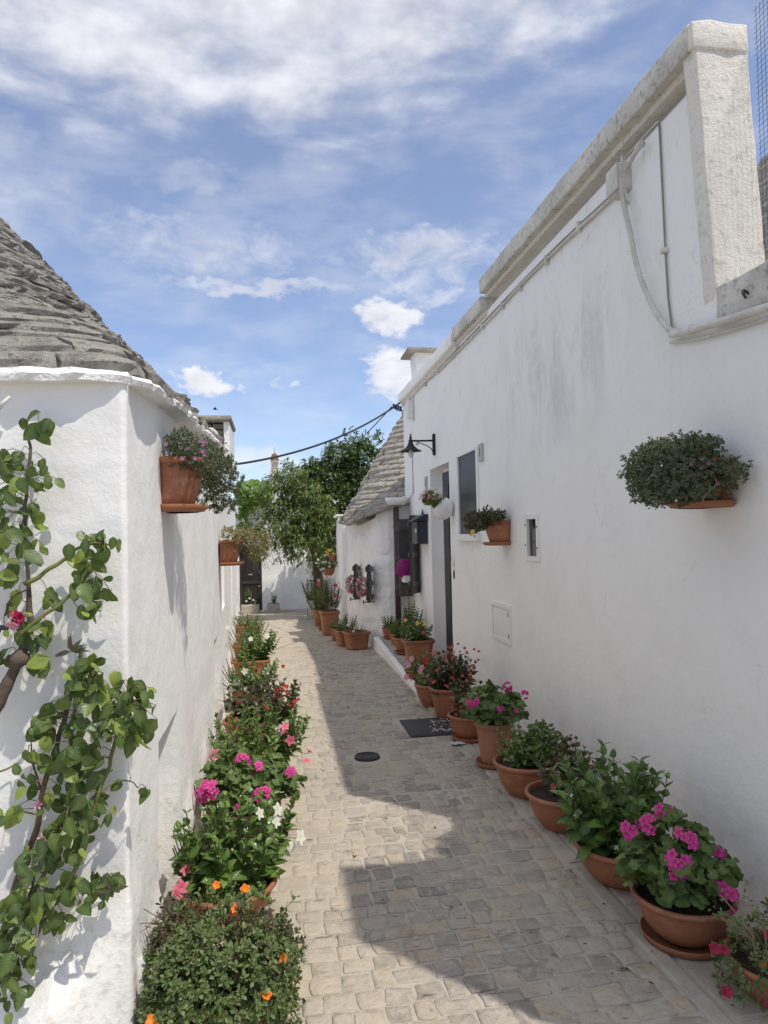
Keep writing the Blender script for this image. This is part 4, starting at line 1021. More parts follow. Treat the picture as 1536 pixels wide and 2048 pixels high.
path_wall('wall', pl, top2, 'whitewash_rough', t2, -1, [(s_of(10.56), s_of(10.86), .72, 1.12, .1), (s_of(11.36), s_of(11.66), .70, 1.10, .1)], dt2, .045, .045, -.4)
C2 = np.array([2.75, 12.2])
ex = ([90, 150, 180, 205, 222, 230, 240, 244, 248, 252, 258, 300, 450], [.06, .1, .2, .36, .70, .84, .88, .84, .64, .1, .04, .03, .06])
dz_ = ([90, 150, 180, 205, 220, 232, 240, 248, 270, 450], [.05, .15, .34, .40, .38, .28, .20, .12, .05, .05])
def ring2(f_, t_):
    dg = (math.degrees(t_) - 90) % 360 + 90; k = max(0.0, 1 - f_ / .2); g = max(0.0, (f_ - .2) / .8)
    r_ = 1.40 * (1 - g) + np.interp(dg, *ex) * k
    return np.array([C2[0] + r_ * math.cos(t_), C2[1] + r_ * math.sin(t_), 2.18 + 2.3 * g - np.interp(dg, *dz_) * k])
stone_courses(t2, ring2, 30, .22, 'roof_stone_tan', rng, 300, (.055, .04), rough=.006, face=lambda c: 1.0 if c[0] < 2.4 and c[1] < 13 else .02)
V, F = latheg([(1.3, 1.9), (1.28, 2.2), (.02, 4.3)], 24); obj('roof_core', V + [C2[0], C2[1], 0], F, 'roof_stone_tan', t2)
rough_box('corbel_slab', (1.0, 11.95, 1.93), (1.6, 12.6, 1.97), 'whitewash_rough', t2, .015, 5)
for k, (yh, y0, y1, z0, z1) in enumerate(((10.52, 10.56, 10.86, .72, 1.12), (11.32, 11.36, 11.66, .70, 1.10))):
    xh = float(np.interp(yh, [p[1] for p in pl[5:10]], [p[0] for p in pl[5:10]])) - .0
    wn = obj('window', *boxg((xh + .03 - .05 * k, y0 + .02, z0 + .01), (xh + .045 - .05 * k, y1 - .02, z1 - .01)), 'glass_dark', t2)
    shutter(wn, (xh - .03, yh), 256, .20, z0 - .1, z1 + .06)
    o = empty('shutter_stay', (xh, yh - .1, z0 - .06), ['black iron stay under the nearer small trullo shutter', 'black iron stay under the farther small trullo shutter'][k], 'shutter stay', 'iron stays below the trullo shutters')
    bx('bar', (xh - .14, yh - .12, z0 - .1), (xh + .02, yh - .105, z0 - .085), 'black_iron', o, .002); bx('catch', (xh - .145, yh - .13, z0 - .12), (xh - .13, yh - .095, z0 - .06), 'black_iron', o, .002)
# next house along
nb = empty('white_house', (1.6, 15, -.2), 'white house wall just beyond the small trullo', 'house')
path_wall('wall', [(2.6, 13.05), (1.28, 13.0), (1.19, 13.06), (1.16, 13.4), (1.36, 16.3), (2.6, 16.5)], lambda x, y: 1.95, 'whitewash_rough', nb, -1, (), lambda s, G: .03 * fbm(G, 3, 3) + .05 * sstep(1.2 - G[..., 2], 0, 1.4), .07, .07, -.5)
bx('roof', (1.4, 13.05, 1.9), (2.7, 16.4, 2.0), 'whitewash_rough', nb, .02)
# ---------------------------------------------------------------- end of the lane
bh = empty('end_house', (-1, 20.5, -.38), 'white house closing the far end of lane, with dark glass door', 'house')
path_wall('wall', [(-4, 19.5), (.74, 19.5), (.80, 19.56), (.80, 22)], lambda x, y: 2.62, 'whitewash', bh, 1, [(3.0, 3.59, -.6, 1.42, .1)], lambda s, G: .02 * fbm(G, 2, 3), .08, .08, -.6)
bx('roof', (-4, 19.6, 2.45), (.75, 22.5, 2.55), 'whitewash_rough', bh, .02)
bx('lintel', (-1.03, 19.44, 1.405), (-.36, 19.52, 1.45), 'roof_stone_tan', bh, .008)
dr = bx('door', (-1.0, 19.585, -.36), (-.41, 19.60, 1.42), 'curtain', bh, 0)
for lo, hi in (((-1.0, 19.53, -.36), (-.945, 19.584, 1.4)), ((-.465, 19.53, -.36), (-.41, 19.584, 1.4)), ((-.944, 19.535, 1.32), (-.466, 19.583, 1.4)), ((-.944, 19.535, .38), (-.466, 19.583, .45)), ((-.944, 19.535, -.36), (-.466, 19.583, -.27))): bx('frame', lo, hi, 'dark_wood', dr, .004)
bx('pane', (-.944, 19.565, .451), (-.466, 19.57, 1.319), 'glass_dark', dr, 0); bx('pane', (-.944, 19.565, -.269), (-.466, 19.57, .379), 'glass_dark', dr, 0)
bx('handle', (-.50, 19.50, .30), (-.47, 19.535, .33), 'grey_tile', dr, .004); bx('letter_slot', (-.76, 19.525, .62), (-.66, 19.534, .645), 'grey_tile', dr, .002)
st = rough_box('step', (-1.6, 19.1, -.44), (.80, 19.5, -.335), 'pavement_slab', bh, .012, 5)
cc = empty('chimney_column', (-.02, 21, 2), 'tall white chimney with rounded rusty stone top at lane end', 'chimney')
rough_box('shaft', (-.13, 20.9, 2.0), (.10, 21.12, 3.62), 'cream_render', cc, .008, 5); rough_box('collar', (-.14, 20.89, 3.62), (.11, 21.13, 3.66), 'chim_stone', cc, .006, 6)
V, F = latheg([(.10, 0), (.10, .14), (.118, .15), (.12, .19), (.11, .2)], 18); obj('neck', V + [-.015, 21.0, 3.66], F, 'chim_stone', cc, True)
V, F = latheg([(.118, 0), (.118, .06), (.10, .14), (.07, .20), (.03, .235), (.001, .24)], 18); obj('dome', V + [-.015, 21.0, 3.855], F, 'rust_dome', cc, True)
tube('rod', [(-.015, 21, 4.08), (-.015, 21, 4.26)], .006, 'wire_grey', cc, 5)
uh = empty('upper_house', (2, 24, 0), 'cream flat-roofed house rising behind the trees', 'house')
rough_box('wall', (.52, 22.8, -.4), (5, 26, 3.72), 'cream_render', uh, .01, 2)
rough_box('roof', (.46, 22.7, 3.72), (5.1, 26.1, 3.82), 'weathered_cement', uh, .01, 2)
V = np.array([(.52, 22.78, 3.72), (.3, 22.78, 3.5), (.3, 22.78, 2.0), (.52, 22.78, 2.0), (.52, 25, 3.72), (.3, 25, 3.5), (.3, 25, 2.0), (.52, 25, 2.0)])
obj('side_wall', V, [[0, 1, 2, 3], [4, 7, 6, 5], [0, 4, 5, 1], [1, 5, 6, 2], [2, 6, 7, 3], [3, 7, 4, 0]], 'cream_render', uh)
gp = rough_box('gate_pillar', (.80, 18.7, -.45), (1.0, 19.0, 1.16), 'whitewash_rough', None, .02, 5); tag(gp, 'white pillar left of the iron gate by the tree trunk', 'pillar')
gp = rough_box('gate_pillar', (1.17, 16.75, -.4), (1.36, 17.0, .62), 'whitewash_rough', None, .02, 5); tag(gp, 'short white pillar beside the gate below hanging flowers', 'pillar')
ga = empty('iron_gate', (.92, 17.1, -.3), 'low black wrought iron gate half hidden by potted shrubs', 'gate')
for z in (.56, -.1): tube('rail', [(.70, 17.1, z), (1.16, 17.1, z)], .012, 'black_iron', ga, 6)
for x in (.71, .80, .89, .98, 1.07, 1.15): tube('bar', [(x, 17.1, -.28), (x, 17.1, .58 if x > .72 else .64)], .009, 'black_iron', ga, 6)
for x in (.755, .845):
    a_ = np.linspace(0, 1.7 * np.pi, 16); tube('scroll', np.stack([x + .035 * np.cos(a_), np.full(16, 17.1), .46 + .035 * np.sin(a_)], 1), .006, 'black_iron', ga, 5)
fw = empty('yard_wall', (3, 20.3, -.4), 'shaded yard wall behind gate and trees', 'wall')
rough_box('wall', (1.02, 19.6, -.5), (4.2, 19.85, 1.9), 'trough_stone', fw, .03, 3)
# ---------------------------------------------------------------- trees
def unit(v): v = np.asarray(v, float); return v / (np.linalg.norm(v, axis=-1, keepdims=True) + 1e-9)
def crown(parent, clumps, kind, m, ntw, nleaf, twig, L, droop, rng, n_obj=0, up=.2, stem='wood_bark'):
    P, D, N = [], [], []; mb = MB()
    wts = np.array([c[3] * c[4] * c[5] for c in clumps]) ** .75; wts /= wts.sum()
    for i in range(ntw):
        c = clumps[rng.choice(len(clumps), p=wts)]; q = unit(rng.normal(size=3)); rad = rng.uniform(.35, 1) ** .5
        if rng.random() < .5 and q[1] > .3: q[1] *= -1
        p0 = np.array(c[:3]) + q * np.array(c[3:6]) * rad * .85
        d_ = unit(q * [1, 1, .7] + [0, 0, up] + rng.normal(size=3) * .35)
        nl = max(3, int(nleaf * rng.uniform(.6, 1.2))); ts = np.linspace(.1, 1, nl)
        path = p0 + d_ * (ts[:, None] * twig) + np.array([0, 0, -droop * twig])[None] * ts[:, None] ** 2
        if i % 6 == 0: mb.add(*tubeg(path[::3] if nl > 6 else path, .004, 3, False))
        T = unit(np.gradient(path, axis=0)); side = unit(np.cross(T, rng.normal(size=(nl, 3))))
        dd = unit(T * .6 + side * .8 + np.array([0, 0, -droop * .9])); nn = unit(np.cross(dd, np.cross([0, 0, 1.0], dd)) + rng.normal(size=(nl, 3)) * .45 + [0.15, -.2, .5])
        P.append(path); D.append(dd); N.append(nn)
    P, D, N = map(np.concatenate, (P, D, N))
    if mb.n: mb.build('twigs', stem, parent, True, kind='stuff')
    leaves(parent, kind, m, P, D, N, L * rng.uniform(.7, 1.15, len(P)), rng, n_obj, 'crown')
pt = empty('peach_tree', (1.0, 17.5, -.3), 'loose peach tree with long drooping leaves over far wall', 'tree')
mb = MB()
for path, r0_, r1_ in (([(1.02, 17.6, -.35), (1.0, 17.5, .4), (.95, 17.3, 1.0)], .15, .11), ([(.95, 17.3, 1.0), (.7, 16.9, 1.6), (.3, 16.5, 2.2), (.05, 16.4, 2.8)], .07, .02), ([(.95, 17.3, 1.0), (.75, 17.0, 1.9), (.5, 16.8, 2.7), (.4, 16.7, 3.1)], .07, .015), ([(.95, 17.3, 1.0), (1.1, 16.9, 1.7), (1.2, 16.6, 2.2)], .06, .02), ([(.8, 17.0, 1.4), (.3, 16.3, 1.5), (-.1, 16.0, 1.7)], .04, .012)):
    p = smooth_path(path, 5); mb.add(*tubeg(p, np.linspace(r0_, r1_, len(p)), 8))
mb.build('trunk', 'wood_bark', pt, True)
rt = np.random.default_rng(3)
crown(pt, [(.05, 16.5, 2.55, .32, .4, .55), (.3, 16.5, 2.9, .3, .35, .4), (.45, 16.5, 2.0, .55, .5, .5), (.05, 16.2, 1.75, .42, .4, .3), (.75, 16.4, 1.35, .5, .45, .35), (.9, 16.6, 2.0, .45, .45, .5), (.3, 16.2, 1.45, .35, .35, .25), (-.2, 16.3, 2.0, .2, .3, .2), (.6, 16.5, 2.6, .4, .4, .4)], 'lance', 'leaf_peach', 1050, 12, .28, .11, .2, rt, 300, .3)
ct = empty('citrus_tree', (1.8, 18.3, -.3), 'dense dark citrus tree behind the second trullo', 'tree')
mb = MB()
for path, r0_, r1_ in (([(1.8, 18.4, -.35), (1.8, 18.3, 1.0), (1.75, 18.2, 1.8)], .14, .1), ([(1.75, 18.2, 1.8), (1.3, 18, 2.7), (1.1, 17.9, 3.5)], .06, .015), ([(1.75, 18.2, 1.8), (2.0, 18, 2.9), (2.1, 17.9, 3.9)], .06, .015), ([(1.75, 18.2, 1.8), (2.5, 18, 2.6), (2.7, 18, 3.2)], .06, .015)):
    p = smooth_path(path, 5); mb.add(*tubeg(p, np.linspace(r0_, r1_, len(p)), 8))
mb.build('trunk', 'wood_bark', ct, True)
crown(ct, [(1.25, 17.8, 3.0, .5, .5, .45), (1.7, 17.8, 3.5, .45, .45, .38), (2.2, 17.8, 3.4, .5, .5, .55), (1.6, 17.7, 2.4, .7, .6, .6), (2.3, 17.9, 2.5, .7, .6, .7), (1.5, 17.5, 1.6, .5, .5, .6), (.95, 17.7, 3.2, .25, .3, .25), (2.45, 17.8, 3.85, .16, .2, .3), (1.85, 17.8, 3.9, .12, .15, .25)], 'citrus', 'leaf_citrus', 1500, 16, .3, .095, .1, rt, 0, .35)
gv = empty('grape_vine', (-.6, 19.3, 2.6), 'bright green vine spilling over the end wall', 'vine')
P, D, N = [], [], []
for i in range(520):
    k = rt.random()
    if k < .86: q = unit(rt.normal(size=3)); p = np.array([-.58, 19.25, 2.86]) + q * [.52, .3, .33] * rt.uniform(.5, 1) ** .4
    else: p = np.array([-.86 + .09 * rt.normal(), 19.32, rt.uniform(1.7, 2.7)])
    P.append(p); D.append([rt.normal() * .5, -.4, -.8]); N.append([rt.normal() * .4 + .2, -.7, .7 + rt.normal() * .3])
leaves(gv, 'ivy', 'leaf_vine', P, D, N, rt.uniform(.09, .15, len(P)), rt, 260, 'foliage')
mb = MB()
for x in (-.9, -.6, -.3): mb.add(*tubeg(smooth_path([(x, 19.44, 2.2), (x + .1, 19.4, 2.7), (x + .05, 19.25, 3.0)], 4), .012, 6))
mb.build('stems', 'wood_bark', gv, True)

# ---------------------------------------------------------------- ironwork and litter on the lane
gr = empty('drain_cover', (1.25, 5.83, 0), 'rectangular dark metal cover beside the terracotta tub', 'drain cover')
bx('frame', (1.02, 5.57, -.03), (1.49, 6.09, .010), 'dark_metal', gr, .003); bx('plate', (1.04, 5.59, 0), (1.47, 6.07, .0145), 'dark_metal', gr, .003)
mb = MB()
for i in range(46):
    x, y = rng.normal(1.33, .08), rng.uniform(5.62, 6.04); a = rng.random() * 3; L = rng.uniform(.008, .03)
    if x < 1.05 or x > 1.46: continue
    p = np.array([[-L, -.003], [L, -.004], [L * .8, .004], [-L * .7, .003]]); p = np.stack([p[:, 0] * math.cos(a) - p[:, 1] * math.sin(a), p[:, 0] * math.sin(a) + p[:, 1] * math.cos(a)], 1)
    mb.add(np.column_stack([p + [x, y], np.full(4, .0162)]), [[0, 1, 2, 3]])
mb.build('paint_flecks', 'white_paint', gr, kind='stuff')
mh = empty('manhole_lid', (.62, 5.15, 0), 'small round black cover set in the middle of the lane', 'manhole cover')
V, F = latheg([(.092, -.02), (.092, .012), (.086, .017), (.078, .017), (.076, .011), (.001, .011)], 28); obj('lid', V + [.62, 5.15, 0], F, 'dark_metal', mh)
V, F = latheg([(.056, .0105), (.056, .015), (.046, .015), (.046, .0105)], 24); obj('ring', V + [.62, 5.15, 0], F, 'dark_metal', mh)
bx('slot', (.59, 5.145, .011), (.65, 5.158, .0125), 'ink', mh, 0)
dg = empty('channel_drain', (.5, 16.17, float(gz(16.17))), 'slotted drain set across the far end of the lane', 'drain cover')
bx('frame', (.16, 16.08, float(gz(16.2)) - .02), (.88, 16.27, float(gz(16.17)) + .008), 'pavement_slab', dg, .003)
for k in range(16): bx('slot', (.18 + k * .043, 16.11, float(gz(16.17)) + .004), (.20 + k * .043, 16.24, float(gz(16.17)) + .011), 'ink', dg, 0)
pp = empty('paper_scrap', (1.34, 5.28, .012), 'crumpled white and blue paper scrap by the pot saucer', 'litter')
xs = np.linspace(-.055, .055, 7); V = np.array([[x, y, .012 + .008 * abs(math.sin(x * 60 + y * 40))] for y in (-.035, -.01, .015, .035) for x in xs]); V[:, :2] += [1.335, 5.30]
obj('paper', V, [[j * 7 + i, j * 7 + i + 1, j * 7 + i + 8, j * 7 + i + 7] for j in range(3) for i in range(6)], 'paper', pp)
mb = MB()
for i in range(70):
    y = rng.uniform(2.2, 11); x = rng.uniform(-.3, 1.35) if i < 26 else (rng.uniform(1.25, 1.5) if i < 58 else rng.uniform(.9, 1.4)); a = rng.random() * 6.3; L = rng.uniform(.006, .013) if i > 6 else rng.uniform(.015, .026)
    c, s = math.cos(a), math.sin(a); p = np.array([[-1, 0], [-.2, .4], [1, .1], [.1, -.4]]) * L
    p = np.stack([p[:, 0] * c - p[:, 1] * s + x, p[:, 0] * s + p[:, 1] * c + y], 1)
    mb.add(np.column_stack([p, float(gz(y)) + np.array([.012, .018, .014, .016])]), [[0, 1, 2, 3]])
o = mb.build('dry_leaf_litter', 'brown_leaf', None, kind='stuff'); tag(o, 'dry leaf bits and crumbs scattered on the setts', kind='stuff')
bd = empty('bird', (-.645, 8.0, 3.04), 'small dark bird flying above the left roofs', 'bird')
V, F = latheg([(.001, -.03), (.008, -.01), (.009, .008), (.004, .02), (.001, .028)], 8); obj('body', V[:, [2, 1, 0]] * [1, 1, 1] + [-.645, 8, 3.04], F, 'bird_black', bd, True)
for s_ in (-1, 1): obj('wing', np.array([(-.655, 8, 3.042), (-.635, 8, 3.042), (-.64, 8 + s_ * .02, 3.06), (-.655, 8 + s_ * .032, 3.058), (-.66, 8 + s_ * .012, 3.052)]) + [0, 0, s_ * .004], [[0, 1, 2, 3, 4]], 'bird_black', bd)
# ---------------------------------------------------------------- pots
def pot(parent, loc, kind, r_, h, m='terracotta', saucer=False, rot=0.0, sx=1.0, sy=1.0, soil=.82, clamp=None, lean=None):
    """a terracotta pot under parent; returns the soil height"""
    x, y, z = loc; z0 = z + (.018 if saucer else 0.0); n = 32; e = 2.0; mod = None
    if kind == 'bowl':
        body = [(.50, 0), (.53, .02), (.55, .07), (.62, .13), (.74, .32), (.84, .55), (.905, .78), (.93, .86)]
        mod = lambda q, th: 1 + .018 * np.abs(np.sin(th * 9)) * math.sin(min(1, max(0, (q - .3) / .55)) * math.pi)
        rim = [(.93, .85), (.965, .86), (1.0, .90), (1.0, .96), (.97, 1.0), (.93, 1.0), (.90, .96), (.89, .80)]; n = 54
    elif kind == 'tub':
        body = [(.66, 0), (.68, .01), (.72, .2), (.80, .5), (.87, .8), (.885, .88)]
        mod = lambda q, th: 1 + .012 * np.sign(np.sin(th * 16)) * (0.2 < q < .85)
        rim = [(.885, .86), (.93, .865), (1.0, .90), (1.0, .97), (.98, 1.0), (.93, 1.0), (.90, .97), (.88, .8)]; n = 64
    else:                                     # square planter
        body = [(.70, 0), (.72, .02), (.76, .1), (.745, .12), (.82, .5), (.89, .86)]; e = 7.0; n = 48
        rim = [(.89, .85), (.95, .855), (1.0, .88), (1.0, .97), (.98, 1.0), (.93, 1.0), (.90, .97), (.87, .78)]
    def put(nm, prof, par, mm, md=None, close=False, sm=True):
        V, F = latheg([(a * r_, b * h) for a, b in prof], n, sx, sy, e, md, rot, close)
        if lean is not None: V[:, 0] += lean * V[:, 2]
        V = V + [x, y, z0]
        if clamp is not None: V[:, 0] = np.maximum(V[:, 0], clamp) if clamp < 0 else np.minimum(V[:, 0], clamp)
        return obj(nm, V, F, mm, par, sm)
    b = put('pot', body, parent, m, mod, True)
    put('rim', rim, b, m)
    V, F = latheg([(.885 * r_, soil * h), (.5 * r_, (soil + .03) * h), (.02 * r_, (soil + .05) * h)], n, sx, sy, e, None, rot)
    if lean is not None: V[:, 0] += lean * V[:, 2]
    V = V + [x, y, z0]; V[:, 2] += .012 * vnoise(V, 40)
    if clamp is not None: V[:, 0] = np.maximum(V[:, 0], clamp) if clamp < 0 else np.minimum(V[:, 0], clamp)
    obj('soil', V, F, 'soil', parent)
    if saucer:
        k = .78 if kind == 'bowl' else .92
        V, F = latheg([(k * .85 * r_, 0), (k * r_, .004), (k * 1.08 * r_, .03), (k * 1.05 * r_, .034), (k * .98 * r_, .012), (.01, .012)], 36, sx, sy, e, None, rot)
        if clamp is not None:
            V = V + [x, y, z]; V[:, 0] = np.maximum(V[:, 0], clamp) if clamp < 0 else np.minimum(V[:, 0], clamp); V -= [x, y, z]
        obj('saucer', V + [x, y, z], F, 'terracotta_brown', parent, True)
    return z0 + soil * h
# ---------------------------------------------------------------- plants
def keep(P, *arr, wall=None):
    """nothing grows through the walls"""
    P = np.asarray(P, float)
    ok = np.ones(len(P), bool)
    if wall == 'R': ok = P[:, 0] < XW - .035
    if wall == 'L': ok = P[:, 0] > -.425
    return (P[ok],) + tuple(np.asarray(a)[ok] for a in arr)
def shoots(parent, base, spread, height, n, L, m, rng, n_obj, kind='ovate', step=.03, stem='green_stem', bend=(0, 0), wall=None, up=.35, lo=.12, sy=1.0, r0=.3, taper=.55, ret=False):
    """upright leafy shoots with opposite leaf pairs"""
    P, D, N, S = [], [], [], []; mb = MB(); tips = []
    for i in range(n):
        a = rng.random() * 6.283; q = math.sqrt(rng.random()); hh = height * rng.uniform(.62, 1.05) * (1 - .30 * q)
        b0 = np.array(base) + [math.cos(a) * spread * q * r0, math.sin(a) * spread * q * r0 * sy, 0]
        e_ = np.array(base) + [math.cos(a) * spread * q + bend[0] * hh, math.sin(a) * spread * q * sy + bend[1] * hh, hh]
        m_ = np.array([b0[0] * .35 + e_[0] * .65, b0[1] * .35 + e_[1] * .65, base[2] + hh * .4])
        nn = max(3, int(np.linalg.norm(e_ - b0) / step)); t_ = np.linspace(0, 1, nn)[:, None]
        path = b0 * (1 - t_) ** 2 + 2 * m_ * t_ * (1 - t_) + e_ * t_ ** 2
        mb.add(*tubeg(path, .0028, 4, False)); tips.append((e_, unit(e_ - m_)))
        T = unit(np.gradient(path, axis=0)); ph = rng.random() * 6.28
        for j in range(nn):
            if t_[j, 0] < lo: continue
            for s_ in (0, math.pi):
                an = ph + j * 1.57 + s_ + rng.normal() * .3; side = np.array([math.cos(an), math.sin(an), 0]); side = unit(side - T[j] * (side @ T[j]))
                tip = t_[j, 0]
                P.append(path[j]); D.append(unit(side * (1.0 - .5 * tip) + T[j] * (up + .5 * tip) + rng.normal(size=3) * .15)); N.append(unit(T[j] + side * -.2 + [0.1, -.15, .3] + rng.normal(size=3) * .25)); S.append(L * rng.uniform(.75, 1.12) * (1 - taper * tip ** 2.5))
    P, D, N, S = keep(P, D, N, S, wall=wall)
    mb.build('stems', stem, parent, True, kind='stuff')
    leaves(parent, kind, m, P, D, N, S, rng, n_obj)
    return tips
def dome(parent, c, rad, n, L, m, rng, n_obj, kind='geranium', wall=None, inner=.35, droop=.25, zmin=None, stem='green_stem'):
    """leaves facing out over a dome on thin stalks"""
    q = unit(rng.normal(size=(n, 3))); q[:, 2] = np.abs(q[:, 2]) * 1.15 - .28; q = unit(q)
    k = np.where(rng.random(n) < inner, rng.uniform(.45, .85, n), rng.uniform(.85, 1.08, n))
    P = np.array(c) + q * np.array(rad) * k[:, None] * (1 + .14 * vnoise(q, 2.3)[:, None] * 2)
    if zmin is not None: P[:, 2] = np.maximum(P[:, 2], zmin)
    D = unit(q * [1, 1, .3] + [0, 0, -droop] + rng.normal(size=(n, 3)) * .4); N = unit(q + [.1, -.15, .45] + rng.normal(size=(n, 3)) * .35)
    P, D, N = keep(P, D, N, wall=wall)
    P = P - D * L * .3
    mb = MB(); b0 = np.array(c) - [0, 0, rad[2] * .6]
    for i in range(0, len(P), 4): mb.add(*tubeg([b0 + rng.normal(size=3) * .02, (b0 + P[i]) / 2 + [0, 0, .02], P[i]], .0025, 4, False))
    mb.build('stems', stem, parent, True, kind='stuff')
    leaves(parent, kind, m, P, D, N, L * rng.uniform(.65, 1.15, len(P)), rng, n_obj)
def tufts(parent, blobs, n, L, m, rng, n_obj, kind='obov', per=5, wall=None, hang=0.0, stem='pale_stem', name='leaf'):
    """rosettes of small leaves covering mounded or trailing masses"""
    P, D, N = [], [], []; w_ = np.array([(b[3] * b[4] + b[3] * b[5] + b[4] * b[5]) for b in blobs]); w_ = w_ / w_.sum(); mb = MB()
    for i in range(n):
        b = blobs[rng.choice(len(blobs), p=w_)]; q = unit(rng.normal(size=3))
        bump = 1 + .32 * float(vnoise(q * 1.0 + b[0], 3.2)) * 2 + .12 * float(vnoise(q + b[1], 8.0)) * 2
        p = np.array(b[:3]) + q * np.array(b[3:6]) * (bump if rng.random() < .75 else rng.uniform(.6, .95))
        ax = unit(q + [0, 0, .35 - hang] + rng.normal(size=3) * .3)
        if i % 9 == 0: mb.add(*tubeg([p - ax * L * 3, p - ax * L, p], .0012, 3, False))
        a0 = rng.random() * 6.28; s1 = unit(np.cross(ax, [.3, .2, 1])); s2 = np.cross(ax, s1)
        for k in range(per):
            an = a0 + k * 2.4; si = s1 * math.cos(an) + s2 * math.sin(an); f_ = k / per
            P.append(p - ax * L * .5 * f_); D.append(unit(ax * (.9 - .7 * f_) + si * (.5 + .6 * f_))); N.append(unit(ax - si * .5 + rng.normal(size=3) * .2))
    P, D, N = keep(P, D, N, wall=wall)
    if mb.n: mb.build('stems', stem, parent, True, kind='stuff')
    leaves(parent, kind, m, P, D, N, L * rng.uniform(.7, 1.2, len(P)), rng, n_obj, name=name)
def stalk(parent, a, b):
    a, b = np.array(a, float), np.array(b, float)
    tube('flower_stalk', smooth_path([a, (a + b) / 2 + [0, 0, .03], b], 4), .0018, 'green_stem', parent, 4)
def umbel(parent, P, N, rad, n, s, m, rng):
    """a pelargonium head: stalk plus separate florets"""
    P = np.array(P, float); N = unit(np.array(N, float)); h = tube('flower_head', [P - N * .09, P - N * .04, P - N * rad * .6], .0022, 'green_stem', parent, 5)
    for k in range(n):
        q = unit(N * .75 + unit(rng.normal(size=3))); p = P + q * rad * rng.uniform(.75, 1.0) - N * rad * .5
        flower(h, 'floret', m, p, unit(q + (CAM - p) / np.linalg.norm(CAM - p) * .5), s * rng.uniform(.85, 1.15), rng, 'floret')
def plant(name, loc, label, cat='potted plant', group=None): return empty(name, loc, label, cat, group)
GR, GL = 'potted plants along the right-hand wall', 'potted plants along the left-hand wall'
rp = np.random.default_rng(11)
toCam = lambda p: unit(CAM - np.array(p))
# ---- right row, near to far
t_ = plant('potted_purslane', (1.66, 2.24, 0), 'sprawling purslane with crimson and orange flowers, nearest pot on right', group=GR)
pot(t_, (1.66, 2.24, .0), 'bowl', .17, .14)
tufts(t_, [(1.64, 2.22, .14, .17, .17, .09), (1.58, 2.26, .10, .12, .12, .08), (1.74, 2.24, .16, .12, .16, .1)], 420, .021, 'leaf_purslane', rp, 300, 'obov', 5, 'R')
mb = MB(); tip = []
for i in range(46):
    a = rp.random() * 6.28; q = rp.random() ** .5; p0 = np.array([1.64 + .1 * q * math.cos(a), 2.24 + .1 * q * math.sin(a), .16]); p1 = p0 + [.09 * math.cos(a), .09 * math.sin(a), rp.uniform(.08, .19)]
    if p1[0] > XW - .04: continue
    mb.add(*tubeg([p0, (p0 + p1) / 2 + [.01, 0, .02], p1], .0024, 4, False)); tip.append(p1)
mb.build('stems', 'pale_stem', t_, True, kind='stuff')
tip = np.array(tip); Pt = np.repeat(tip, 7, 0) + rp.normal(size=(len(tip) * 7, 3)) * .008; leaves(t_, 'obov', 'leaf_purslane', Pt, rp.normal(size=Pt.shape) + [0, 0, .6], rp.normal(size=Pt.shape) * .5 + [0, -.4, 1], .016, rp, 60)
for P, m, s in (((1.60, 2.19, .24), 'petal_crimson', .026), ((1.455, 2.28, .165), 'petal_crimson', .024), ((1.47, 2.25, .175), 'petal_crimson', .022), ((1.555, 2.17, .165), 'petal_orange', .016), ((1.44, 2.2, .07), 'petal_crimson', .024), ((1.55, 2.13, .06), 'petal_crimson', .022)):
    flower(t_, 'cup', m, P, toCam(P) + [rp.normal() * .4, -.2, .5], s * .78, rp)
t_ = plant('potted_geranium', (1.54, 2.62, 0), 'big geranium with veined magenta heads in ribbed bowl on saucer', group=GR)
pot(t_, (1.545, 2.62, .004), 'bowl', .195, .165, saucer=True, m='terracotta')
dome(t_, (1.53, 2.62, .27), (.205, .2, .185), 300, .062, 'leaf_geranium', rp, 240, wall='R', zmin=.15)
for P, N, rad, n in (((1.60, 2.43, .255), (.2, -1, .6), .048, 14), ((1.44, 2.48, .32), (-.3, -1, .6), .036, 10), ((1.44, 2.46, .385), (-.3, -1, .8), .035, 9), ((1.50, 2.5, .45), (-.1, -.8, 1), .036, 9), ((1.41, 2.62, .46), (-.5, -.4, .9), .03, 7), ((1.35, 2.66, .43), (-.7, -.4, .8), .03, 7), ((1.50, 2.66, .485), (0, -.3, 1), .03, 6), ((1.66, 2.55, .36), (.5, -.7, .6), .02, 4)): umbel(t_, P, N, rad * 1.12, n, .0195, 'petal_magenta', rp)
t_ = plant('potted_dipladenia', (1.54, 3.12, 0), 'tall glossy green dipladenia without open flowers, second-nearest bowl row right', group=GR)
t_['label'] = 'tall glossy evergreen shoots with white buds in ribbed oval bowl behind the magenta geranium'
pot(t_, (1.53, 3.12, .004), 'bowl', .21, .175, sy=1.1)
shoots(t_, (1.52, 3.12, .14), .27, .47, 40, .08, 'leaf_glossy', rp, 300, wall='R', bend=(-.1, 0), step=.032, r0=.5, lo=.06, taper=.35)
for P in ((1.43, 2.93, .23), (1.3, 3.05, .33), (1.28, 3.06, .42), (1.52, 2.92, .22)): flower(t_, 'star', 'petal_white', P, (-.3, -.5, 1), .014, rp, 'bud')
t_ = plant('potted_begonia', (1.52, 3.72, 0), 'small sparse coral begonia in a half-empty round bowl', group=GR)
s0 = pot(t_, (1.51, 3.72, .004), 'bowl', .20, .19)
shoots(t_, (1.56, 3.76, s0), .18, .32, 26, .066, 'leaf_begonia', rp, 120, kind='begonia', wall='R')
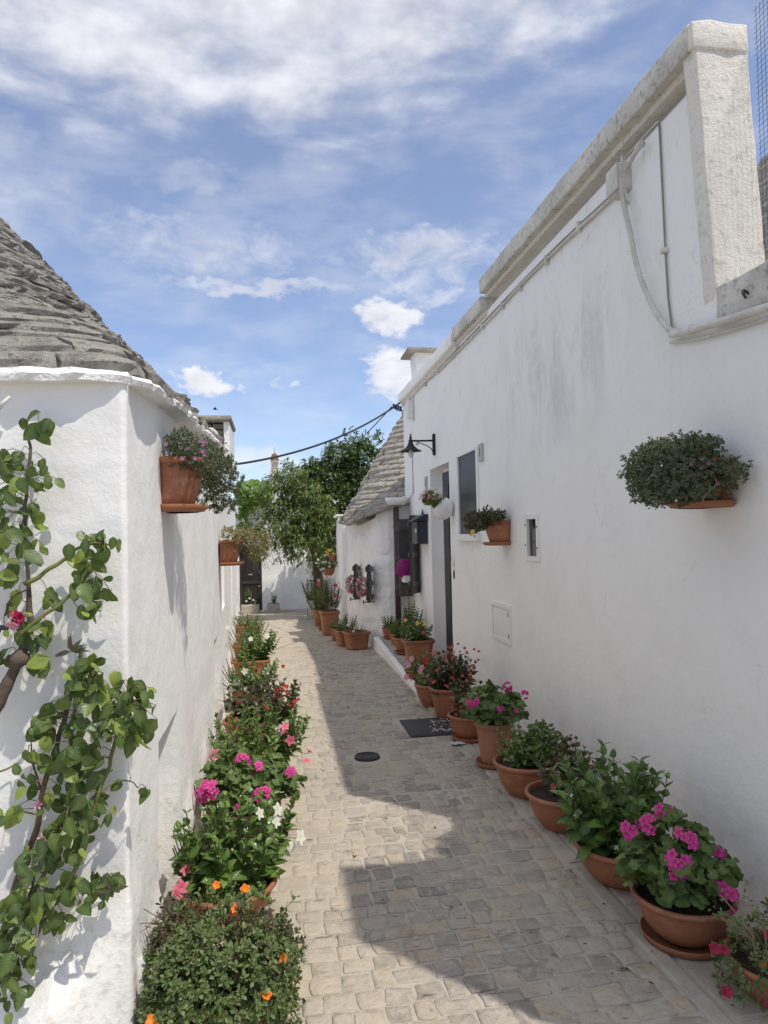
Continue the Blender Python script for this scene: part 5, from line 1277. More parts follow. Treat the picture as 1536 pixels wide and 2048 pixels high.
for P in ((1.44, 3.62, .30), (1.47, 3.63, .27), (1.50, 3.62, .235), (1.53, 3.66, .24), (1.43, 3.64, .25)): flower(t_, 'floret', 'petal_coral', P, toCam(P), .016, rp)
t_ = plant('potted_bush', (1.48, 4.22, 0), 'bushy leafy plant in round bowl with soil showing left', group=GR)
s0 = pot(t_, (1.485, 4.22, .004), 'bowl', .20, .205)
shoots(t_, (1.52, 4.24, s0), .23, .27, 38, .055, 'leaf_glossy', rp, 150, wall='R', bend=(.1, 0)); dome(t_, (1.60, 4.2, .30), (.13, .13, .12), 100, .05, 'leaf_geranium', rp, 80, wall='R')
for P in ((1.62, 4.05, .25), (1.64, 4.05, .27)): flower(t_, 'floret', 'petal_coral', P, toCam(P), .02, rp)
t_ = plant('potted_geranium', (1.46, 4.78, 0), 'bright geranium overflowing a tall narrow pot on dark saucer', group=GR)
pot(t_, (1.46, 4.78, .004), 'tub', .135, .285, 'terracotta_old', saucer=True)
dome(t_, (1.47, 4.78, .37), (.22, .2, .16), 270, .06, 'leaf_geranium', rp, 200, wall='R', droop=.35)
for P, N, n in (((1.30, 4.66, .47), (-.6, -.7, .5), 6), ((1.26, 4.66, .46), (-.8, -.6, .4), 6), ((1.44, 4.58, .44), (-.1, -1, .5), 4), ((1.54, 4.7, .56), (.1, -.6, 1), 9), ((1.65, 4.66, .51), (.5, -.6, .7), 5), ((1.55, 4.60, .40), (.3, -1, .4), 5)): umbel(t_, P, N, .027, n, .016, 'petal_magenta', rp)
t_ = plant('potted_begonia', (1.46, 5.42, 0), 'dark low begonia with big pointed leaves in saucered bowl', group=GR)
s0 = pot(t_, (1.455, 5.42, .004), 'bowl', .165, .18, saucer=True)
shoots(t_, (1.49, 5.44, s0), .20, .32, 24, .085, 'leaf_begonia', rp, 160, kind='begonia', wall='R', step=.045)
for i in range(12):
    P = np.array([1.36, 5.3, .27]) + rp.normal(size=3) * [.05, .03, .05]; flower(t_, 'floret', 'petal_coral', P, toCam(P), .011, rp)
t_ = plant('potted_begonia', (1.48, 6.12, 0), 'large bronze begonia full of coral flowers in ribbed tub', group=GR)
s0 = pot(t_, (1.475, 6.12, .004), 'tub', .18, .265)
shoots(t_, (1.48, 6.12, s0 - .02), .24, .42, 48, .085, 'leaf_begonia', rp, 260, kind='begonia', wall='R', step=.038, r0=.5)
for i in range(46):
    a, q = rp.random() * 6.28, rp.random() ** .5; P = np.array([1.48 + .23 * q * math.cos(a), 6.02 + .1 * q * math.sin(a) - .1, .30 + .36 * rp.random()])
    if P[0] < XW - .05: flower(t_, 'floret', 'petal_coral', P, toCam(P) + [0, 0, .4], rp.uniform(.009, .015), rp)
t_ = plant('potted_geranium', (1.41, 6.55, 0), 'round bowl with few leaves and one pink bloom behind bronze begonia', group=GR)
s0 = pot(t_, (1.42, 6.55, .004), 'bowl', .175, .21)
dome(t_, (1.36, 6.53, s0 + .04), (.10, .1, .08), 50, .055, 'leaf_geranium', rp, 40); umbel(t_, (1.36, 6.42, .29), (-.2, -1, .5), .025, 7, .016, 'petal_pink', rp)
t_ = plant('potted_dipladenia', (1.46, 7.12, .02), 'pale pink dipladenia in a small pot by the door', group=GR)
s0 = pot(t_, (1.475, 7.12, .02), 'tub', .12, .19)
shoots(t_, (1.44, 7.12, s0), .20, .24, 26, .06, 'leaf_glossy', rp, 110)
for P, s in (((1.29, 7.05, .30), .034), ((1.27, 7.05, .17), .034), ((1.32, 7.02, .36), .03), ((1.42, 7.0, .27), .032), ((1.40, 6.99, .24), .03)): flower(t_, 'trumpet', 'petal_pale_pink', P, toCam(P) + [-.4, 0, .2], s, rp)
for P in ((1.45, 7.0, .33), (1.47, 6.99, .29), (1.43, 7.0, .36), (1.46, 6.98, .21), (1.50, 7.0, .35)): flower(t_, 'trumpet', 'petal_red', P, toCam(P), .024, rp)
t_ = plant('flower_pot', (1.47, 7.62, .04), 'low dark brown bowl holding bare soil beside pale pink dipladenia', 'pot')
pot(t_, (1.46, 7.62, zt(7.62)), 'bowl', .12, .10, 'terracotta_brown')
# raised strip
def box_plant(name, loc, label, r_, h, L, m, spread, height, n, n_obj, kind='square', sx=1.0, sy=1.0, fl=(), wall='R', rot=0.0, mm='terracotta', saucer=False, lk='ovate', group=GR, **kw):
    t_ = plant(name, loc, label, group=group); s0 = pot(t_, loc, kind, r_, h, mm, saucer, rot, sx, sy)
    shoots(t_, (loc[0], loc[1], s0 - .01), spread, height, n, L, m, rp, n_obj, lk, wall=wall, sy=sy if sy != 1 else 1.0, **kw)
    for cnt, fk, fm, s in fl:
        for i in range(cnt):
            a = rp.uniform(2.6, 6.0); P = np.array([loc[0] + spread * .75 * math.cos(a), loc[1] + spread * .7 * math.sin(a), s0 + height * rp.uniform(.25, .95)])
            if wall == 'R' and P[0] > XW - .05: continue
            flower(t_, fk, fm, P, toCam(P) + [0, 0, .3], s * rp.uniform(.85, 1.15), rp)
    return t_
box_plant('potted_dipladenia', (1.66, 8.42, zt(8.42)), 'rectangular terracotta planter of leafy shoots below the mailbox', .19, .27, .065, 'leaf_glossy', .2, .30, 32, 200, sy=.7, fl=((4, 'trumpet', 'petal_yellow', .022), (2, 'trumpet', 'petal_coral', .024)))
box_plant('potted_bush', (1.60, 8.95, zt(8.95)), 'round saucered pot of green bush behind the rectangular planter', .17, .19, .055, 'leaf_glossy', .2, .30, 34, 120, 'bowl', saucer=True)
box_plant('potted_shrub', (1.74, 9.35, zt(9.35)), 'tallest dark green shrub in front of the shuttered window', .12, .16, .06, 'leaf_glossy', .17, .55, 26, 120, 'tub')
box_plant('potted_bush', (1.60, 9.55, zt(9.55)), 'small round pot half hidden at the kerb end', .12, .15, .05, 'leaf_glossy', .16, .22, 24, 60, 'bowl')
box_plant('potted_bush', (1.58, 10.0, zt(10.0)), 'farthest small pot on the raised strip, against the trullo', .13, .14, .05, 'leaf_glossy', .17, .22, 24, 60, 'bowl', saucer=True)
# in front of the trullo
def on_ground(x, y): return (x, y, float(gz(y)) + .01)
GT = 'potted plants in front of the second trullo'
t_ = box_plant('potted_rose', on_ground(1.13, 10.38), 'square planter with a sparse white-flowered rose at the trullo corner', .18, .25, .035, 'leaf_rose', .17, .20, 11, 60, rot=.25, lk='round', group=GT, wall=None, fl=((3, 'cup', 'petal_white', .022),), lo=.3)
box_plant('potted_rose', on_ground(1.01, 10.85), 'square pot of dense pale-budded green rose, second from the trullo corner', .16, .24, .04, 'leaf_rose', .2, .36, 36, 80, rot=.2, lk='round', group=GT, wall=None, fl=((4, 'cup', 'petal_white', .02),))
box_plant('potted_rose', on_ground(.96, 11.6), 'small pot of trailing dark leaves under the trullo windows', .13, .2, .045, 'leaf_rose', .18, .2, 24, 50, 'tub', lk='round', group=GT, wall=None)
box_plant('potted_rose', on_ground(.90, 12.6), 'tall square pot with a high red-flowered rose bush', .17, .42, .05, 'leaf_rose', .24, .78, 32, 80, rot=.1, lk='round', group=GT, wall=None, fl=((3, 'cup', 'petal_coral', .035), (3, 'cup', 'petal_pale_pink', .025)), lo=.35, stem='brown_stem')
box_plant('potted_rose', on_ground(.84, 14.4), 'middle terracotta pot with brown-tinged leaves beyond tall square pot', .15, .33, .05, 'leaf_rose', .28, .62, 30, 40, lk='round', group=GT, wall=None, kind='tub', stem='brown_stem')
box_plant('potted_shrub', on_ground(.84, 16.4), 'wide pale stone pot of spreading shrub before the iron gate', .2, .42, .06, 'leaf_pale', .34, .66, 40, 40, 'tub', mm='trough_stone', group=GT, wall=None)
box_plant('potted_shrub', on_ground(.80, 13.4), 'tiny dark plant on the ground left of the tall square pot', .07, .10, .04, 'leaf_begonia', .1, .16, 8, 0, 'tub', group=GT, wall=None)
# end of the lane: stone troughs
GB = 'stone troughs against the end house'
for x, w_, lab, hh in ((-.71, .23, 'larger stone trough with tall plant before glass door', .55), (-.12, .17, 'smaller stone trough with a short plant right of door', .3)):
    t_ = plant('stone_trough', (x, 19.0, -.35), lab, group=GB)
    rough_box('trough', (x - w_, 18.85, -.37), (x + w_, 19.08, -.12), 'trough_stone', t_, .02, 6); rough_box('soil', (x - w_ + .03, 18.88, -.13), (x + w_ - .03, 19.05, -.112), 'soil', t_, .004, 20)
    shoots(t_, (x, 18.96, -.12), w_ * .8, hh, 8, .07, 'leaf_glossy', rp, 0, sy=.5)
    if w_ > .2:
        for P in ((-.8, 18.85, -.02), (-.72, 18.82, .05), (-.62, 18.84, .0)): flower(t_, 'cup', 'petal_white', P, (0, -1, .4), .025, rp)
# ---- left row, near to far
t_ = plant('potted_purslane', (-.22, 2.42, 0), 'large rounded purslane mound with a few orange flowers, bottom corner', group=GL)
t_['label'] = 'large rounded purslane mound dotted with orange flowers at the house corner'
pot(t_, (-.20, 2.41, .004), 'bowl', .18, .13)
tufts(t_, [(-.21, 2.41, .18, .235, .22, .20), (-.32, 2.36, .17, .13, .18, .18), (-.08, 2.44, .15, .12, .16, .15), (-.35, 2.30, .20, .07, .08, .10)], 2900, .021, 'leaf_purslane', rp, 300, 'obov', 6, 'L', stem='brown_stem')
for P, m, s in (((-.375, 2.16, .225), 'petal_orange', .023), ((-.055, 2.26, .20), 'petal_orange', .020), ((-.005, 2.36, .245), 'petal_orange', .019), ((-.155, 2.42, .385), 'petal_orange', .018), ((-.13, 2.56, .38), 'petal_orange', .022), ((-.23, 2.6, .385), 'petal_orange', .018)): flower(t_, 'cup', m, P, toCam(P) + [rp.normal() * .3, -.1, .5], s * .8, rp)
mb = MB()
for i in range(36):
    p0 = np.array([-.33 + rp.normal() * .05, 2.47 + rp.normal() * .06, .27]); mb.add(*tubeg([p0, p0 + [rp.normal() * .03, rp.normal() * .03, .06], p0 + [rp.normal() * .05, rp.normal() * .05, rp.uniform(.09, .15)]], .0016, 3, False))
mb.build('dry_twigs', 'brown_stem', t_, True, kind='stuff')
tufts(t_, [(-.34, 2.48, .30, .10, .12, .09), (-.10, 2.40, .33, .08, .08, .06), (-.02, 2.5, .22, .07, .1, .1)], 130, .024, 'leaf_begonia', rp, 40, 'obov', 5, 'L', stem='brown_stem')
mb = MB(); tp = []
for i in range(40):
    a, e2 = rp.random() * 6.28, rp.uniform(.3, 1.3); q = np.array([math.cos(a) * math.cos(e2), math.sin(a) * math.cos(e2), math.sin(e2)]); p0 = np.array([-.2, 2.45, .18]) + q * [.24, .22, .20]; p1 = p0 + (q + rp.normal(size=3) * .4) * rp.uniform(.02, .06)
    if p1[0] > -.43: mb.add(*tubeg([p0 - q * .04, p0, p1], .0013, 3, False)); tp += [p1] * 4
mb.build('sprigs', 'green_stem', t_, True, kind='stuff'); tp = np.array(tp); leaves(t_, 'obov', 'leaf_purslane', tp, rp.normal(size=tp.shape) + [0, 0, .5], rp.normal(size=tp.shape) + [0, -.4, 1], .019, rp, 60)
t_ = plant('potted_dipladenia', (-.23, 3.12, 0), 'big glossy dipladenia with white trumpets in wide terracotta bowl', group=GL)
s0 = pot(t_, (-.23, 3.10, .004), 'bowl', .21, .17, sx=1.0)
shoots(t_, (-.22, 3.12, s0 - .01), .26, .40, 54, .084, 'leaf_glossy', rp, 300, wall='L', bend=(.08, 0), step=.034, lo=.05, r0=.55)
for P, s in (((-.03, 3.0, .48), .027), ((-.035, 2.98, .44), .025), ((.06, 3.0, .36), .03), ((.03, 3.0, .33), .022), ((-.10, 3.0, .47), .024)): flower(t_, 'trumpet', 'petal_white', P, toCam(P) + [1.3, 0, .2], s, rp); stalk(t_, (-.15, 3.08, .28), P)
for P, s in (((-.40, 3.0, .20), .030), ((-.415, 2.98, .185), .026), ((-.385, 3.02, .26), .022)): flower(t_, 'trumpet', 'petal_pink', P, toCam(P) + [-.2, 0, .2], s, rp); stalk(t_, (-.28, 3.06, .2), P)
t_ = plant('potted_geranium', (-.19, 3.95, 0), 'magenta geranium squeezed behind the white-flowered dipladenia', group=GL)
pot(t_, (-.20, 3.95, .004), 'bowl', .2, .17)
dome(t_, (-.18, 3.95, .27), (.28, .22, .17), 360, .06, 'leaf_geranium', rp, 180, wall='L')
for P, N, rad, n in (((-.36, 3.72, .34), (-.2, -1, .8), .05, 16), ((-.40, 3.75, .31), (-.6, -.8, .5), .036, 9), ((-.215, 3.62, .285), (0, -1, .5), .03, 8), ((-.09, 3.68, .31), (.1, -1, .7), .042, 12), ((.05, 3.85, .36), (.5, -.8, .7), .03, 7), ((-.20, 3.85, .44), (0, -.8, 1), .036, 10), ((-.12, 3.8, .41), (.1, -.8, 1), .03, 7)): umbel(t_, P, N, rad, n, .018, 'petal_magenta', rp)
t_ = plant('potted_dipladenia', (-.18, 4.75, 0), 'pink-flowered dipladenia spreading between magenta geranium and red begonia', group=GL)
s0 = pot(t_, (-.20, 4.75, .004), 'bowl', .2, .18)
shoots(t_, (-.15, 4.75, s0 - .01), .36, .40, 50, .066, 'leaf_glossy', rp, 240, wall='L', r0=.5)
for P, s in (((-.39, 4.5, .28), .042), ((-.36, 4.48, .22), .04), ((.05, 4.6, .36), .045), ((.07, 4.62, .31), .04), ((.17, 4.6, .22), .034), ((.16, 4.58, .17), .032), ((-.11, 4.45, .26), .042), ((.08, 4.45, .12), .036), ((-.05, 4.45, .17), .036), ((-.28, 4.45, .16), .036), ((.03, 4.55, .4), .034)): flower(t_, 'trumpet', 'petal_pink', P, toCam(P) + rp.normal(size=3) * .45 + [0, 0, .3], s * .85, rp); stalk(t_, (-.1, 4.68, .22), P)
t_ = plant('potted_begonia', (-.18, 5.7, 0), 'dark red-flowered begonia bush leaning over the sunny lane', group=GL)
s0 = pot(t_, (-.24, 5.66, .004), 'bowl', .2, .2)
shoots(t_, (-.15, 5.7, s0 - .02), .29, .40, 46, .09, 'leaf_begonia', rp, 240, kind='begonia', wall='L', step=.038, bend=(.12, 0), r0=.5)
for k, c_ in enumerate(((-.33, 5.45, .24), (-.11, 5.45, .34), (.04, 5.5, .45), (.12, 5.55, .32), (-.07, 5.42, .2), (-.18, 5.45, .17), (.0, 5.45, .45))):
    for i in range(9):
        P = np.array(c_) + rp.normal(size=3) * .022; flower(t_, 'floret', 'petal_red', P, toCam(P) + rp.normal(size=3) * .4, .012, rp)
t_ = box_plant('potted_dipladenia', (-.30, 6.9, .01), 'white-flowered plant in round pot beyond the red begonia', .16, .18, .065, 'leaf_glossy', .32, .38, 46, 150, 'bowl', wall='L', group=GL, fl=((2, 'trumpet', 'petal_white', .032),))
for P in ((-.42, 6.75, .27), (-.31, 6.7, .38), (-.32, 6.68, .22), (-.43, 6.72, .22), (-.38, 6.68, .29), (.04, 6.75, .40)): flower(t_, 'trumpet', 'petal_white' if P[0] < 0 else 'petal_red', P, toCam(P), .032 if P[0] < 0 else .02, rp)
t_ = box_plant('potted_dipladenia', (-.32, 8.4, .01), 'broad rectangular planter with glossy bush and one white bloom', .22, .2, .07, 'leaf_glossy', .34, .44, 44, 150, 'square', wall='L', group=GL, sy=.7, fl=((3, 'trumpet', 'petal_white', .03),), bend=(.15, 0))
box_plant('potted_bush', (-.40, 9.5, float(gz(9.5)) + .01), 'square terracotta pot of small-leaved plant, third from row end', .19, .24, .05, 'leaf_glossy', .32, .40, 40, 60, 'square', wall='L', group=GL)
box_plant('potted_bush', (-.44, 10.9, float(gz(10.9)) + .01), 'soft round-leaved geranium bush second from the row end', .18, .24, .05, 'leaf_geranium', .28, .40, 34, 40, 'square', wall='L', group=GL, lk='round')
t_ = box_plant('potted_rose', (-.52, 12.4, float(gz(12.4)) + .01), 'last pot of the left row, with thin straggling stems', .2, .24, .05, 'leaf_geranium', .26, .32, 28, 40, 'square', wall=None, group=GL, lk='round')
shoots(t_, (-.45, 12.3, .1), .45, .62, 6, .05, 'leaf_pale', rp, 0, 'round', step=.09, lo=.4, stem='pale_stem')
# ---------------------------------------------------------------- pots hung on the walls
rh = np.random.default_rng(23)
def wall_pot(name, y, z, wallx, label, r_, h, depth, m='terracotta', grp='terracotta pots hung on the walls'):
    sgn = 1 if wallx < 0 else -1
    t_ = empty(name, (wallx, y, z), label, 'hanging pot', grp)
    pot(t_, (wallx + sgn * depth * .18, y, z + .012), 'tub', r_, h, m, sx=depth / r_ * .82, clamp=wallx + sgn * .006, lean=.12 * sgn)
    k = .95; V, F = latheg([(k * .7 * r_, 0), (k * .86 * r_, .004), (k * .96 * r_, .028), (k * .93 * r_, .03), (k * .84 * r_, .012), (.01, .012)], 30, depth / r_ * 1.0, 1.0)
    V = V + [wallx + sgn * depth * .2, y, z - .006]; V[:, 0] = np.maximum(V[:, 0], wallx + .006) if sgn > 0 else np.minimum(V[:, 0], wallx - .006)
    obj('saucer', V, F, m, t_, True)
    bx('hook', (min(wallx, wallx + sgn * .02), y - .02, z + h * .8), (max(wallx, wallx + sgn * .02), y + .02, z + h * .95), 'black_iron', t_, .002)
    return t_
t_ = wall_pot('hanging_pot', 3.03, 1.72, -.455, 'large hanging pot of succulent trailing plant, nearest on left wall', .165, .20, .16)
tufts(t_, [(-.37, 3.0, 1.965, .085, .17, .075), (-.30, 3.2, 1.93, .10, .12, .10), (-.26, 3.36, 1.86, .10, .13, .13), (-.33, 2.98, 1.92, .09, .12, .06)], 1500, .0155, 'leaf_succulent', rh, 300, 'obov', 6, 'L', .3)
for i in range(16):
    P = np.array([-.33 + rh.normal() * .05, 2.92 + rh.normal() * .1, 1.97 + rh.normal() * .03]); P = P + toCam(P) * .05; flower(t_, 'floret', 'petal_lilac', P, toCam(P), .008, rh)
t_ = wall_pot('hanging_pot', 5.95, 1.39, -.46, 'smaller hanging pot with dry straw-coloured trailing plant', .15, .19, .18)
tufts(t_, [(-.36, 5.93, 1.62, .12, .16, .07), (-.24, 6.0, 1.60, .13, .15, .10), (-.16, 6.02, 1.53, .10, .13, .12)], 520, .024, 'leaf_straw', rh, 120, 'obov', 5, 'L', .4)
mb = MB()
for i in range(22):
    p0 = np.array([-.2, 6.0, 1.58]) + rh.normal(size=3) * .05; mb.add(*tubeg([p0, p0 + [.08, 0, -.04 + rh.normal() * .03], p0 + [.13 + rh.normal() * .03, rh.normal() * .04, -.15 + rh.normal() * .05]], .0022, 3, False))
mb.build('dry_stems', 'pale_stem', t_, True, kind='stuff')
t_ = wall_pot('hanging_pot', 5.86, 1.50, XW - .005, 'hanging pot of reddish straggly leaves between the two windows', .15, .20, .19)
tufts(t_, [(1.74, 5.86, 1.72, .13, .17, .06), (1.66, 5.80, 1.70, .09, .12, .07), (1.80, 5.78, 1.74, .09, .1, .07)], 420, .030, 'leaf_begonia', rh, 180, 'obov', 4, 'R', .2, 'brown_stem')
tufts(t_, [(1.63, 5.76, 1.64, .05, .06, .05), (1.85, 5.85, 1.75, .07, .1, .05)], 50, .026, 'leaf_purslane', rh, 60, 'obov', 4, 'R')
for P in ((1.60, 5.70, 1.60), (1.605, 5.70, 1.62)): flower(t_, 'cup', 'petal_yellow', P, toCam(P), .016, rh)
t_ = wall_pot('hanging_pot', 2.90, 1.695, XW - .005, 'hanging pot swallowed by dense dark succulent bush, near right wall', .16, .19, .21)
tufts(t_, [(1.74, 2.89, 1.87, .19, .20, .11), (1.63, 2.83, 1.85, .13, .18, .115), (1.585, 2.80, 1.775, .09, .12, .07), (1.83, 2.85, 1.82, .1, .2, .10), (1.86, 2.68, 1.83, .05, .08, .06), (1.72, 2.79, 1.94, .10, .12, .06), (1.83, 2.85, 1.95, .08, .1, .06), (1.6, 2.8, 1.93, .06, .1, .04), (1.67, 2.74, 1.785, .13, .12, .07)], 3600, .0155, 'leaf_succulent', rh, 300, 'obov', 6, 'R', .25)
for i in range(10):
    P = np.array([1.68 + rh.uniform(-.14, .14), 2.70, 1.86 + rh.uniform(-.08, .06)]); flower(t_, 'floret', 'petal_lilac', P + toCam(P) * .01, toCam(P), .0085, rh)
mb = MB()
for i in range(4):
    p0 = np.array([1.72 + rh.normal() * .08, 2.68, 1.84 + rh.normal() * .05]); mb.add(*tubeg(smooth_path([p0, p0 + [-.01, -.025, -.04], p0 + [-.05 + rh.normal() * .03, -.01, -.09]], 4), .002, 4, False))
mb.build('dry_stems', 'pale_stem', t_, True, kind='stuff')
# white ball planter
t_ = empty('ball_planter', (XW, 7.72, 1.87), 'white ball-shaped wall planter of pinkish flowers by the door', 'hanging pot')
V, F = latheg([(.02, -.115), (.075, -.10), (.12, -.05), (.13, 0), (.115, .055), (.09, .09), (.075, .09), (.09, .05), (.02, .03)], 28)
a = R(-48); V = np.stack([V[:, 0] * math.cos(a) + V[:, 2] * math.sin(a), V[:, 1], -V[:, 0] * math.sin(a) + V[:, 2] * math.cos(a)], 1) + [1.845, 7.72, 1.885]
V[:, 0] = np.minimum(V[:, 0], XW - .006); obj('ball', V, F, 'white_ceramic', t_, True)
tufts(t_, [(1.73, 7.72, 1.99, .10, .11, .07), (1.69, 7.72, 2.0, .07, .1, .06)], 210, .034, 'leaf_pale', rh, 120, 'obov', 5, 'R')
for i in range(60):
    q = unit(rh.normal(size=3)); q[2] = abs(q[2]); P = np.array([1.71, 7.70, 1.99]) + q * [.14, .13, .11]; flower(t_, 'star', 'petal_pale_pink' if i % 3 else 'petal_white', P, unit(q + toCam(P)), .016, rh)
# window flowers
t_ = empty('petunia_box', (1.84, 9.98, .95), 'bright magenta petunia ball in box under the shuttered window', 'window box')
bx('box', (1.76, 9.82, .93), (1.925, 10.12, 1.03), 'white_paint', t_, .008)
tufts(t_, [(1.80, 9.95, 1.13, .10, .13, .11)], 160, .03, 'leaf_glossy', rh, 60, 'obov', 4, 'R')
for i in range(90):
    q = unit(rh.normal(size=3)); q[1] = -abs(q[1]); P = np.array([1.80, 9.95, 1.13]) + q * [.12, .14, .125]
    if P[0] < XW - .03: flower(t_, 'floret', 'petal_deep_magenta', P, unit(q + toCam(P) * .6), .026, rh)
for k, (x, y, z) in enumerate(((1.26, 10.68, .84), (1.19, 11.5, .82))):
    t_ = empty('window_flowers', (x, y, z - .1), ['pink window flowers beside nearer small trullo shutter', 'pink window flowers beside farther small trullo shutter'][k], 'window box', 'flower boxes on the trullo windows')
    bx('box', (x - .03, y - .1, z - .13), (x + .08, y + .12, z - .06), 'terracotta_brown', t_, .005)
    tufts(t_, [(x + .0, y, z, .07, .12, .13)], 70, .03, 'leaf_glossy', rh, 0, 'obov', 4)
    Ps = [np.array([x, y, z]) + unit(rh.normal(size=3)) * [.09, .13, .15] for i in range(90)]
    flowers_joined(t_, 'floret', 'petal_pale_pink', Ps, [toCam(p) + rh.normal(size=3) * .4 for p in Ps], [.018] * 90, rh)
t_ = empty('hanging_bowl', (1.02, 14.0, .92), 'dark hanging bowl of white flowers beyond the trullo', 'hanging pot')
pot(t_, (1.0, 14.0, .84), 'bowl', .14, .16, 'terracotta_brown')
tufts(t_, [(.97, 13.98, 1.08, .17, .17, .13)], 240, .04, 'leaf_citrus', rh, 0, 'obov', 4)
Ps = [np.array([.96, 13.95, 1.09]) + unit(rh.normal(size=3)) * [.2, .17, .16] for i in range(26)]; flowers_joined(t_, 'cup', 'petal_white', Ps, [toCam(p) for p in Ps], [.022] * 26, rh)
tube('hanger', [(1.0, 14.0, 1.0), (1.06, 14.0, 1.4), (1.14, 14.0, 1.5)], .006, 'black_iron', t_, 5)
t_ = empty('hanging_pot', (1.07, 13.9, 1.18), 'tiny orange pot of yellow flowers above the dark hanging bowl', 'hanging pot')
pot(t_, (1.06, 13.9, 1.13), 'tub', .075, .11)
tufts(t_, [(1.05, 13.9, 1.28, .09, .09, .06)], 70, .035, 'leaf_pale', rh, 0, 'obov', 4)
Ps = [np.array([1.04, 13.87, 1.29]) + unit(rh.normal(size=3)) * [.10, .09, .06] for i in range(20)]; flowers_joined(t_, 'cup', 'petal_yellow', Ps, [toCam(p) for p in Ps], [.022] * 20, rh)
# ---------------------------------------------------------------- climbing rose on the near wall
rs = np.random.default_rng(5)
cr = empty('climbing_rose', (-.76, 2.2, .2), 'climbing rose with woody canes on the sunlit white wall', 'climbing rose')
CANES = [[(-0.851, 1.069), (-0.797, 1.151), (-0.756, 1.249), (-0.728, 1.335), (-0.73, 1.465), (-0.733, 1.611), (-0.723, 1.757), (-0.714, 1.875), (-0.732, 1.934), (-0.697, 1.956), (-0.663, 1.919)], [(-0.735, 1.335), (-0.687, 1.376), (-0.631, 1.421), (-0.575, 1.475), (-0.54, 1.518)], [(-0.734, 1.48), (-0.672, 1.522), (-0.63, 1.55), (-0.595, 1.578), (-0.539, 1.599), (-0.482, 1.59)], [(-0.813, 0.445), (-0.766, 0.637), (-0.718, 0.746), (-0.697, 0.858), (-0.662, 0.97), (-0.634, 1.084), (-0.605, 1.169), (-0.591, 1.227), (-0.584, 1.285)], [(-0.8, 0.43), (-0.719, 0.576), (-0.65, 0.712), (-0.594, 0.879), (-0.606, 1.024), (-0.592, 1.139), (-0.549, 1.195)], [(-0.719, 0.491), (-0.623, 0.595), (-0.567, 0.733), (-0.531, 0.845), (-0.495, 0.959), (-0.466, 1.074), (-0.44, 1.153), (-0.415, 1.181)], [(-0.8, 0.402), (-0.719, 0.491), (-0.637, 0.554), (-0.568, 0.583), (-0.506, 0.591), (-0.478, 0.598)], [(-0.827, 0.321), (-0.774, 0.399), (-0.746, 0.508), (-0.725, 0.633)], [(-0.517, 0.873), (-0.475, 0.896), (-0.437, 0.889), (-0.419, 0.869)], [(-0.69, 0.886), (-0.717, 0.96), (-0.723, 1.017)], [(-0.825, 0.925), (-0.784, 0.943), (-0.764, 0.956)], [(-0.728, 1.335), (-0.763, 1.25), (-0.715, 1.262)], [(-0.782, 1.395), (-0.755, 1.444), (-0.714, 1.465)]]
CLUST = [(-0.697, 1.949, 0.051, 0.037, 5), (-0.773, 1.816, 0.044, 0.044, 5), (-0.677, 1.793, 0.066, 0.044, 6), (-0.74, 1.743, 0.073, 0.059, 9), (-0.74, 1.662, 0.073, 0.059, 11), (-0.761, 1.568, 0.088, 0.073, 16), (-0.532, 1.584, 0.066, 0.044, 11), (-0.575, 1.534, 0.059, 0.044, 5), (-0.54, 1.451, 0.066, 0.066, 13), (-0.693, 1.42, 0.088, 0.037, 5), (-0.714, 1.341, 0.066, 0.037, 8), (-0.776, 1.25, 0.029, 0.029, 2), (-0.688, 1.246, 0.029, 0.037, 3), (-0.556, 1.217, 0.059, 0.051, 12), (-0.536, 1.136, 0.103, 0.066, 26), (-0.537, 1.049, 0.103, 0.059, 18), (-0.43, 1.115, 0.066, 0.059, 16), (-0.417, 1.041, 0.051, 0.059, 12), (-0.675, 1.043, 0.051, 0.066, 14), (-0.586, 0.951, 0.081, 0.066, 20), (-0.594, 0.836, 0.081, 0.066, 20), (-0.622, 0.738, 0.081, 0.066, 18), (-0.532, 0.802, 0.044, 0.059, 7), (-0.684, 0.686, 0.066, 0.059, 12), (-0.575, 0.576, 0.088, 0.037, 16), (-0.506, 0.591, 0.037, 0.022, 6), (-0.746, 0.536, 0.073, 0.073, 22), (-0.672, 0.529, 0.066, 0.066, 12), (-0.773, 0.427, 0.066, 0.081, 20), (-0.787, 0.317, 0.059, 0.073, 10), (-0.408, 0.836, 0.009, 0.009, 1), (-0.485, 0.874, 0.006, 0.006, 1), (-0.785, 0.808, 0.032, 0.022, 4), (-0.717, 0.917, 0.044, 0.059, 5)]
RAD = [(.026, .004), (.006, .004), (.007, .0035), (.010, .005), (.008, .004), (.007, .004), (.005, .002), (.009, .004), (.0025, .0015), (.004, .0015), (.003, .0015), (.006, .003), (.003, .002)]
pts_all = []
for k, c in enumerate(CANES):
    off = .05 + .03 * math.sin(k * 1.7)
    p = smooth_path([(x, 2.28 - off - .02 * math.sin(j * 1.3 + k), z) for j, (x, z) in enumerate(c)], 6)
    p += .009 * np.stack([vnoise(p + 3.1 * q, 30) for q in range(3)], 1)
    r_ = np.linspace(RAD[k][0], RAD[k][1], len(p)) if k else np.interp(np.linspace(0, 1, len(p)), [0, .25, .34, .42, 1], [.019, .015, .010, .006, .003])
    tube('cane', p, r_ * (1 + .25 * vnoise(p, 55)), 'wood_bark' if k == 0 else 'brown_stem' if k in (3, 7, 11, 12, 9) else 'green_stem', cr, 8); pts_all.append(p)
pts_all = np.concatenate(pts_all)
